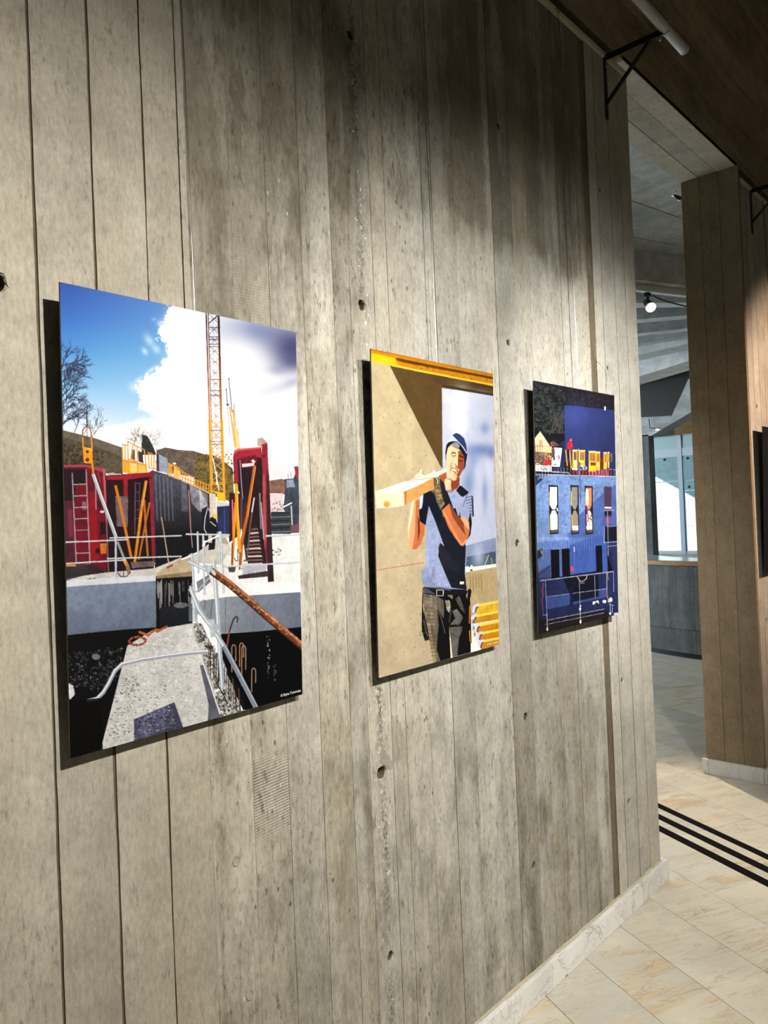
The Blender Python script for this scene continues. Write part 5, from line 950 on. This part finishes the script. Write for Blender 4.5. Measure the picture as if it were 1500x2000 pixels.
# ================================================================= hung photographs
def srgb_lin(a): return np.where(a <= 0.04045, a / 12.92, ((a + 0.055) / 1.055) ** 2.4)
def print_mat():
    t = NT('photo_print'); at = t.node('ShaderNodeVertexColor', layer_name='ink')
    return t.finish(at.outputs[0], 0.5, None, None, 0.12)
M_PRINT = print_mat(); M_INKW = plain('white_ink', (0.8, 0.8, 0.8), 0.6)
PW, PH = 0.5665, 0.8441
def photo_panel(x0, z0, db, dr, lean, art, label, parent_group, text=None):
    root = empty('photo_panel', (x0 + PW / 2, -db, z0))
    ex = Vector((math.sqrt(PW * PW - dr * dr), -dr, 0)) / PW; ez = Vector((0, -lean, math.sqrt(PH * PH - lean * lean))) / PH
    ey = ez.cross(ex).normalized()      # into the wall
    R = Matrix.Identity(4)
    for i, v in enumerate((ex, ey, ez)):
        for j in range(3): R[j][i] = v[j]
    R.translation = Vector((x0, -db, z0)) + ex * (PW / 2)
    root.matrix_world = R
    tag(root, label, 'photo print', parent_group)
    boxobj('backing_board', (-PW / 2, PW / 2, 0.0006, 0.0042, 0, PH), M_EDGE, root)
    bm = bmesh.new(); i0, w = 0.09, 0.02; dp = db - 0.006
    for d in ((-PW / 2 + i0, PW / 2 - i0, i0, i0 + w), (-PW / 2 + i0, PW / 2 - i0, PH - i0 - w, PH - i0), (-PW / 2 + i0, -PW / 2 + i0 + w, i0 + w, PH - i0 - w), (PW / 2 - i0 - w, PW / 2 - i0, i0 + w, PH - i0 - w)):
        box(bm, d[0], d[1], 0.0042, 0.018, d[2], d[3])
    obj('mounting_frame', bm, M_ALU, root)
    h, wd = art.shape[:2]
    X, Z = np.meshgrid(np.linspace(-PW / 2, PW / 2, wd), np.linspace(PH, 0, h))
    co = np.stack([X, np.zeros_like(X), Z], -1).reshape(-1, 3).astype(np.float32)
    idx = np.arange(h * wd).reshape(h, wd); q = np.stack([idx[:-1, :-1], idx[1:, :-1], idx[1:, 1:], idx[:-1, 1:]], -1).reshape(-1, 4)
    me = bpy.data.meshes.new('print'); me.vertices.add(len(co)); me.vertices.foreach_set('co', co.ravel())
    me.loops.add(q.size); me.loops.foreach_set('vertex_index', q.ravel().astype(np.int32))
    me.polygons.add(len(q)); me.polygons.foreach_set('loop_start', (np.arange(len(q)) * 4).astype(np.int32)); me.polygons.foreach_set('loop_total', np.full(len(q), 4, np.int32))
    me.update()
    ca = me.color_attributes.new('ink', 'FLOAT_COLOR', 'POINT'); rgba = np.ones((h * wd, 4), np.float32); rgba[:, :3] = srgb_lin(art.reshape(-1, 3)) * 0.74
    ca.data.foreach_set('color', rgba.ravel())
    pr = link('print', me, M_PRINT, root)
    if text:
        cu = bpy.data.curves.new('credit', 'FONT'); cu.body = text; cu.size = 0.01; cu.space_character = 1.08; cu.align_x = 'RIGHT'; cu.resolution_u = 2
        tmp = bpy.data.objects.new('tmp_text', cu); C.objects.link(tmp); bpy.context.view_layer.update()
        me2 = bpy.data.meshes.new_from_object(tmp.evaluated_get(bpy.context.evaluated_depsgraph_get())); bpy.data.objects.remove(tmp)
        wt = max(v.co.x for v in me2.vertices) - min(v.co.x for v in me2.vertices); k = 0.0625 / wt
        for v in me2.vertices: v.co = Vector((PW / 2 - 0.0055 + v.co.x * k, -0.0003, 0.0078 + v.co.y * k * 1.08))
        me2.materials.clear(); o = link('credit_text', me2, M_INKW, pr); o['label'] = 'small white credit line'
    return root
QUADS = {'crane': [(117, 548), (577, 652), (591.5, 1356.5), (137, 1481)], 'carrier': [(724, 681), (962.5, 730), (974, 1261), (741, 1323)], 'building': [(1042, 744), (1200, 772.5), (1208.5, 1199), (1051.5, 1239)]}
GP = 'photographs hung on the concrete wall'
photo_panel(0.6317, 1.1962, 0.0399, -0.0170, 0.0277, paint_crane(1120, 1680, QUADS['crane']), 'unframed photo print of a building site with a tall yellow crane and red formwork', GP, '© Edyta Tolwinska')
photo_panel(1.4472, 1.1907, 0.0367, -0.0100, 0.0194, paint_carrier(720, 1240, QUADS['carrier']), 'unframed photo print of a worker in a blue shirt carrying a timber beam', GP, '© Edyta Tolwinska')
photo_panel(2.2376, 1.1919, 0.0346, 0.0145, 0.0222, paint_building(520, 960, QUADS['building']), 'unframed photo print of a blue concrete building shell with yellow platforms', GP)
xp4 = on_y(1496.5, 960, -0.06).x
photo_panel(xp4, 1.192, 0.036, 0.0, 0.022, np.full((12, 8, 3), 0.10, np.float32), 'dark photo print hung on the wall beyond the opening', GP)

# steel hanging cables
for k, (cx, yy, zt, what) in enumerate(((0.925, -0.056, 2.03, 'the crane photo'), (1.745, -0.046, 2.03, 'the timber carrier photo'), (2.585, -0.046, 2.03, 'the blue building photo'))):
    r = empty('hanging_cable', (cx, yy, zt)); tag(r, 'thin steel cable hanging from the rail above ' + what, 'cable', 'steel cables of the hung photographs')
    tubeobj('cable', [(0, 0.008, -0.03), (0, 0.008, 0.0), (0, 0.012, 0.5), (0, 0.020, 1.2), (0, 0.026, 3.435 - zt)], 0.0016, M_STEEL, r, 8)
    tubeobj('hook', [(0, 0.026, 3.425 - zt), (0, 0.024, 3.445 - zt), (0, 0.034, 3.462 - zt), (0, 0.046, 3.474 - zt)], 0.0024, M_STEEL, r, 8)
r = empty('hanging_cable', (5.02, -0.05, 2.03)); tag(r, 'thin steel cable on the wall beyond the opening', 'cable', 'steel cables of the hung photographs')
p0 = on_y(1492, 395, -0.03); p0x = p0.x - 5.02
tubeobj('cable', [(p0x, 0.008, -0.03), (p0x, 0.02, 1.2), (p0x, 0.026, 1.405)], 0.0016, M_BLACK, r, 8)

# ================================================================= brackets with the tube rail
def bracket(bx, label):
    r = empty('rail_bracket', (bx, 0, 3.20)); tag(r, label, 'bracket', 'black brackets of the tube rail')
    zt = 0.252
    boxobj('wall_leg', (-0.010, 0.010, -0.0075, -0.0025, -0.004, zt), M_BLACK, r, 0.001)
    bm = bmesh.new(); box(bm, -0.012, 0.012, -0.25, -0.003, zt, zt + 0.004); box(bm, -0.012, -0.009, -0.25, -0.003, zt - 0.02, zt); obj('arm', bm, M_BLACK, r)
    bm = bmesh.new(); bar(bm, (0, -0.005, 0.062), (0, -0.205, zt - 0.004), 0.014, 0.009, Vector((0, 0.7, 0.7))); obj('brace', bm, M_BLACK, r)
    tubeobj('screw', [(0, -0.0075, 0.215), (0, -0.0125, 0.215)], 0.0055, M_STEEL, r, 10)
    tubeobj('screw', [(0, -0.0075, 0.03), (0, -0.0105, 0.03)], 0.005, M_BLACK, r, 10)
    bm = bmesh.new(); tube(bm, [(0.0, -0.256 + 0.024 * math.cos(q), zt + 0.006 + 0.024 * math.sin(q)) for q in np.linspace(-2.4, 2.4, 13)], 0.0035, 6); obj('clamp', bm, M_ALU, r, True)
    tubeobj('clamp_bolt', [(0.0, -0.235, zt - 0.012), (0.0, -0.235, zt - 0.032)], 0.004, M_STEEL, r, 8)
    return r
bracket(on_y(1183, 170, -0.004).x, 'black steel angle bracket at the end of the long concrete wall')
bracket(on_y(1467.5, 405, -0.004).x, 'black steel angle bracket on the wall beyond the opening')
bx = on_y(1183, 170, -0.004).x
def rail(xa, xb, label):
    r = empty('tube_rail', (xa, -0.256, 3.458)); tag(r, label, 'rail', 'white tube rails')
    tubeobj('tube', [(0, 0, 0), (xb - xa - 0.012, 0, 0)], 0.0195, M_WHITE, r, 20)
    tubeobj('end_cap', [(xb - xa - 0.012, 0, 0), (xb - xa, 0, 0)], 0.0205, M_WHITE, r, 20)
    return r
rail(-1.5, 3.19, 'white tube rail on brackets above the hung photographs')
rail(4.8, 8.9, 'white tube rail on the wall beyond the opening')

# ================================================================= the hall beyond the opening
ZC, ZJ = 3.86, 3.60
wall_back = tag(boxobj('wall_back', (3.0, 13.0, 8.0, 8.25, 0, 4.6), M_FARC), kind='structure')
wall_hall = tag(boxobj('wall_hall_side', (-1.8, 3.19, TH + 4.2, TH + 4.4, 0, 4.6), M_FARC), kind='structure')
ceiling_far = tag(boxobj('ceiling_far', (-4.2, 12.7, TH - 0.05, 8.3, ZC + 0.30, ZC + 0.5), M_FARC), kind='structure')
wall_hall_end = tag(boxobj('wall_hall_end', (3.0, 3.19, TH + 4.2, 8.2, 0, 4.6), M_FARC), kind='structure')
wall_front = tag(boxobj('wall_front', (-4.2, 12.4, -5.7, -5.5, 0, 5.0), M_CREAM), kind='structure')
wall_near = tag(boxobj('wall_near', (-4.2, -4.0, -5.6, 8.2, 0, 5.0), M_CREAM), kind='structure')
# cast soffit boards between the opening and the first cross beam
bA, bB = on_z(1237, 560, 3.56), on_z(1338, 572, 3.56); bd = (bB - bA).normalized(); bn = Vector((-bd.y, bd.x, 0));
if bn.x < 0: bn = -bn
for k in range(6):
    o1 = bA - bd * 3.2 - bn * (0.12 + k * 0.42); o2 = bA + bd * 3.0 - bn * (0.12 + k * 0.42)
    pts = [o1, o2, o2 - bn * 0.415, o1 - bn * 0.415]
    if min(p.y for p in pts) < TH + 0.0:
        pts = [Vector((p.x, max(p.y, TH + 0.01), p.z)) for p in pts]
    obj('soffit_board', prism(bmesh.new(), [(p.x, p.y, ZC + (0.004 if k % 2 else 0)) for p in pts], (0, 0, 0.29)), M_FARC, ceiling_far)
def joist(a, b, w, z0, z1, name='joist', mat=None, ext=(2.6, 2.2)):
    d = (b - a).normalized(); n = Vector((-d.y, d.x, 0)).normalized()
    if n.x < 0: n = -n
    s, e2 = a - d * ext[0], b + d * ext[1]
    pts = [(q.x, q.y, z0) for q in (s, e2, e2 + n * w, s + n * w)]
    return obj(name, prism(bmesh.new(), pts, (0, 0, z1 - z0)), mat or M_FARC, ceiling_far)
joist(bA - bn * 0.10, bB - bn * 0.10, 0.30, 3.588, ZC + 0.29, 'cross_beam')
for (yl, yr, w) in ((592, 591, 0.17), (624, 616, 0.17), (652, 641, 0.16), (672, 656, 0.17), (694, 671, 0.36), (737, 706, 0.5)):
    joist(on_z(1243, yl, ZJ), on_z(1342, yr, ZJ), w, ZJ, ZC + 0.29, ext=(1.3, 1.5))
# lighting track with one spotlight
tr = empty('lighting_track', tuple(bA)); tag(tr, 'white lighting track under the cross beam of the far hall', 'track')
bm = bmesh.new(); bar(bm, -bd * 1.6, bd * 1.9, 0.036, 0.05); obj('channel', bm, M_WHITE, tr)
bm = bmesh.new(); bar(bm, -bd * 1.6 - Vector((0, 0, 0.027)), bd * 1.9 - Vector((0, 0, 0.027)), 0.014, 0.006); obj('contact_slot', bm, M_ALU, tr)
for o_ in tr.children: pass
sp = at_depth(1264.5, 566, bA.__sub__(CAM).dot(CAM_F))
sl = empty('track_spotlight', tuple(sp)); tag(sl, 'lit black spotlight hanging on the white lighting track', 'spotlight')
ax = (at_depth(1273, 606, 6.4) - at_depth(1258, 583, 6.5)); axn = (ax.normalized() + Vector((-0.45, -0.25, -0.1))).normalized()
boxobj('adapter', (-0.032, 0.032, -0.02, 0.02, -0.062, -0.026), M_BLACK, sl, 0.003)
tubeobj('stem', [(0, 0, -0.06), (0.0, 0, -0.10)], 0.011, M_BLACK, sl, 10)
hc = Vector((0.0, 0.0, -0.125)); tubeobj('yoke', [hc + Vector((0.02, 0.02, 0.04)), hc + Vector((0.03, 0.03, 0)), hc + Vector((0.01, 0.03, -0.03))], 0.008, M_BLACK, sl, 8)
hd = tubeobj('head', [hc - axn * 0.055, hc - axn * 0.05, hc, hc + axn * 0.05, hc + axn * 0.075], [0.012, 0.03, 0.036, 0.04, 0.045], M_BLACK, sl, 20)
tubeobj('lens', [hc + axn * 0.0745, hc + axn * 0.0815], [0.0425, 0.0425], M_LENS, hd, 24)
tubeobj('trim_ring', [hc + axn * 0.068, hc + axn * 0.079], [0.0475, 0.0475], M_WHITE, hd, 24)
lamp('track_lamp', 'SPOT', tuple(sp + hc + axn * 0.09), tuple(sp + hc + axn * 2), 7, (0.95, 0.97, 1), spot_size=math.radians(60), spot_blend=0.4, shadow_soft_size=0.03)
tc_pts = [sp + Vector((0, 0, -0.045)) + bd * 0.055]
for k in range(1, 9): tc_pts.append(sp + bd * (0.055 + 0.1 * k) + Vector((0, 0, -0.045 - 0.10 * (k / 8) ** 0.6)))
tag(tubeobj('power_cable', tc_pts, 0.006, M_BLACK, None, 8), 'black power cable sagging below the white lighting track', 'cable')
# small chrome clip lamp peeking past the reveal
cl = at_depth(1326, 385, 5.3); r = empty('clip_lamp', tuple(cl)); tag(r, 'small chrome clip lamp beside the top of the reveal', 'lamp')
w = lambda px, py: at_depth(px, py, 5.3) - cl
tubeobj('arm', [w(1309, 379), w(1326, 389), w(1345, 392)], 0.004, M_STEEL, r, 8); tubeobj('head', [w(1316, 381), w(1327, 388), w(1331, 387)], [0.008, 0.016, 0.012], M_BLACK, r, 12); tubeobj('bulb', [w(1325, 388), w(1330, 392)], [0.012, 0.009], M_STEEL, r, 12); tubeobj('clip', [w(1320, 371), w(1322, 380)], 0.003, M_STEEL, r, 6)

# curved reception counter
cen, rad, hc_top = Vector((10.22, 1.23)), 2.2, on_x(1320, 1096, 8.11).z
counter = empty('reception_counter', (cen.x - rad, cen.y, 0)); tag(counter, 'curved concrete reception counter with a wooden edge in the far hall', 'counter')
def arc_ring(bm, r0, r1, z0, z1, a0, a1, n=40):
    o = Vector((cen.x - (cen.x - rad), 0)); prev = None; first = None
    for i in range(n + 1):
        t = a0 + (a1 - a0) * i / n; cs, sn = math.cos(t), math.sin(t)
        ring = [bm.verts.new((rad - r * cs, r * sn, z)) for r, z in ((r1, z0), (r1, z1), (r0, z1), (r0, z0))]
        if prev:
            for k in range(4): bm.faces.new((prev[k], prev[(k + 1) % 4], ring[(k + 1) % 4], ring[k]))
        else: first = ring
        prev = ring
    bm.faces.new(first); bm.faces.new(prev[::-1])
    return bm
A0, A1 = -0.36, 1.25
arcs = np.linspace(A0, A1, 13)
for a, b in zip(arcs[:-1], arcs[1:]):
    obj('panel', arc_ring(bmesh.new(), rad - 0.09, rad, 0.30, hc_top - 0.045, a + 0.0006, b - 0.0006, 6), M_COUNTER, counter)
    obj('plinth', arc_ring(bmesh.new(), rad - 0.09, rad - 0.002, 0.055, 0.296, a + 0.0006, b - 0.0006, 6), M_COUNTER, counter)
obj('toe_kick', arc_ring(bmesh.new(), rad - 0.1, rad - 0.03, 0.0, 0.055, A0, A1), M_BLACK, counter)
obj('wood_edge', arc_ring(bmesh.new(), rad - 0.05, rad + 0.02, hc_top - 0.045, hc_top, A0, A1), M_WOOD, counter)
obj('worktop', arc_ring(bmesh.new(), rad - 0.55, rad - 0.05, hc_top - 0.04, hc_top - 0.001, A0, A1), plain('worktop_laminate', (0.55, 0.56, 0.56), 0.18), counter)

# window front of the far hall
XW = 12.35
sill = on_x(1300, 1082, XW).z; zhead = on_x(1300, 853, XW).z; zt0, zt1 = on_x(1300, 893, XW).z, on_x(1300, 878, XW).z; ztr = on_x(1300, 941, XW).z
wall_window = tag(boxobj('wall_window', (XW - 0.1, XW + 0.15, -0.6, 8.2, 0, sill), M_FARC), kind='structure')
boxobj('lintel', (XW - 0.1, XW + 0.15, -0.6, 8.2, zhead, 4.6), M_SHADEWOOD, wall_window)  # near-black colour holds the shade of the void behind the brace
pa, pb = on_x(1318, 846, XW - 0.12), on_x(1400, 806, XW - 0.12)
boxobj('lit_wood_panel', (XW - 0.13, XW - 0.1, pb.y, pa.y, zhead, pb.z + 0.15), M_LITWOOD, wall_window)  # yellow light painted into the colour of this piece
boxobj('end_pier', (XW - 0.1, XW + 0.15, -5.6, -0.6, 0, 5.0), M_FARC, wall_window)
window_1 = tag(boxobj('window_1', (XW - 0.02, XW + 0.05, -0.6, 8.2, sill, sill + 0.05), M_WHITE), kind='structure')
M_FRAME = plain('pale_window_frame', (0.50, 0.60, 0.70), 0.4)
boxobj('transom', (XW - 0.02, XW + 0.06, -0.6, 8.2, zt0, zt1), M_FRAME, window_1); boxobj('glazing_bar', (XW, XW + 0.03, -0.6, 8.2, ztr - 0.008, ztr + 0.008), M_FRAME, window_1)
ym = on_x(1333, 1000, XW).y
edges = [ym + 1.45 * k for k in range(-1, 5)]
for y_ in edges: boxobj('mullion', (XW - 0.03, XW + 0.06, y_ - 0.035, y_ + 0.035, sill, zhead), M_FRAME, window_1)
for a, b in zip(edges[:-1], edges[1:]):
    for z0, z1 in ((sill + 0.05, ztr - 0.008), (ztr + 0.008, zt0), (zt1, zhead)): boxobj('pane', (XW + 0.012, XW + 0.018, a + 0.035, b - 0.035, z0, z1), M_GLASS, window_1)
# slanting brace on its post, in front of the window
XB = 11.3
bp = [on_x(px, py, XB) for px, py in ((1236, 816), (1312, 812), (1344, 741), (1400, 690), (1400, 775), (1272, 851), (1236, 853))]
column = empty('brace_column', (XB, bp[5].y, 0)); tag(column, 'concrete post with a slanting brace in front of the far window', 'column')
o = Vector((XB, bp[5].y, 0))
obj('brace', prism(bmesh.new(), [p - o for p in bp], (0.35, 0, 0)), M_FARC, column)
pq = [on_x(px, py, XB) - o for px, py in ((1236, 852), (1266, 851))]
boxobj('post', (0.0, 0.2, min(pq[0].y, pq[1].y), max(pq[0].y, pq[1].y) , -0.0, pq[0].z), M_COUNTER, column)
# little lamp on a rod
lp = [on_x(px, py, XB - 0.06) for px, py in ((1267.5, 818), (1269.5, 836), (1284, 837))]
r = empty('rod_lamp', tuple(lp[0])); tag(r, 'small lamp on a bent black rod beneath the slanting brace', 'lamp')
tubeobj('rod', [p - lp[0] for p in lp], 0.007, M_BLACK, r, 8); q = lp[2] - lp[0]
tubeobj('shade', [q + Vector((0, 0, 0.01)), q + Vector((0, 0, -0.012))], [0.02, 0.036], M_WHITE, r, 14); tubeobj('bulb', [q + Vector((0, 0, -0.012)), q + Vector((0, 0, -0.02))], [0.03, 0.02], M_LENS, r, 14)
lamp('wood_wash_lamp', 'POINT', (11.9, on_x(1352, 800, 11.9).y, on_x(1352, 822, 11.9).z + 0.1), (11, 0, 0), 3, (1.0, 0.8, 0.3), shadow_soft_size=0.05)

# ================================================================= courtyard seen through the glass
ground_out = tag(boxobj('ground_courtyard', (XW + 0.15, 30, -20, 40, -0.4, -0.15), plain('pale_paving', (0.5, 0.5, 0.47), 0.8)), kind='structure')
XO = 17.0
court = empty('courtyard_building', (XO, 4, -0.15)); tag(court, 'sunlit pale concrete building across the courtyard behind the glass', 'building')
oo = Vector((XO, 4, -0.15))
zz = [-0.0, 1.3, on_x(1300, 960, XO).z + 0.15, on_x(1300, 938, XO).z + 0.15 + 0.9, 4.6, 6.2]
zz = sorted(set(zz))
for z0, z1 in zip(zz[:-1], zz[1:]): boxobj('facade_panel', (0, 0.3, -14, 16, z0 + 0.004, z1 - 0.004), M_OUTC, court)
for (px, py) in ((1298, 898), (1343, 895), (1346, 951)):
    c = on_x(px, py, XO) - oo; tubeobj('tie_hole', [c + Vector((0.01, 0, 0)), c + Vector((-0.004, 0, 0))], 0.03, M_BLACK, court, 12)
# unseen canopy, added and shaped so its end throws the slanting shadow
boxobj('shadow_canopy', (-3.5, 0.0, -14, 7.517 - oo.y, 3.4 - oo.z, 3.6 - oo.z), M_OUTC, court)
boxobj('white_band', (-0.12, 0.0, -14, 16, on_x(1300, 878, XO - 0.12).z - oo.z, 3.4 - oo.z), M_WHITE, court)
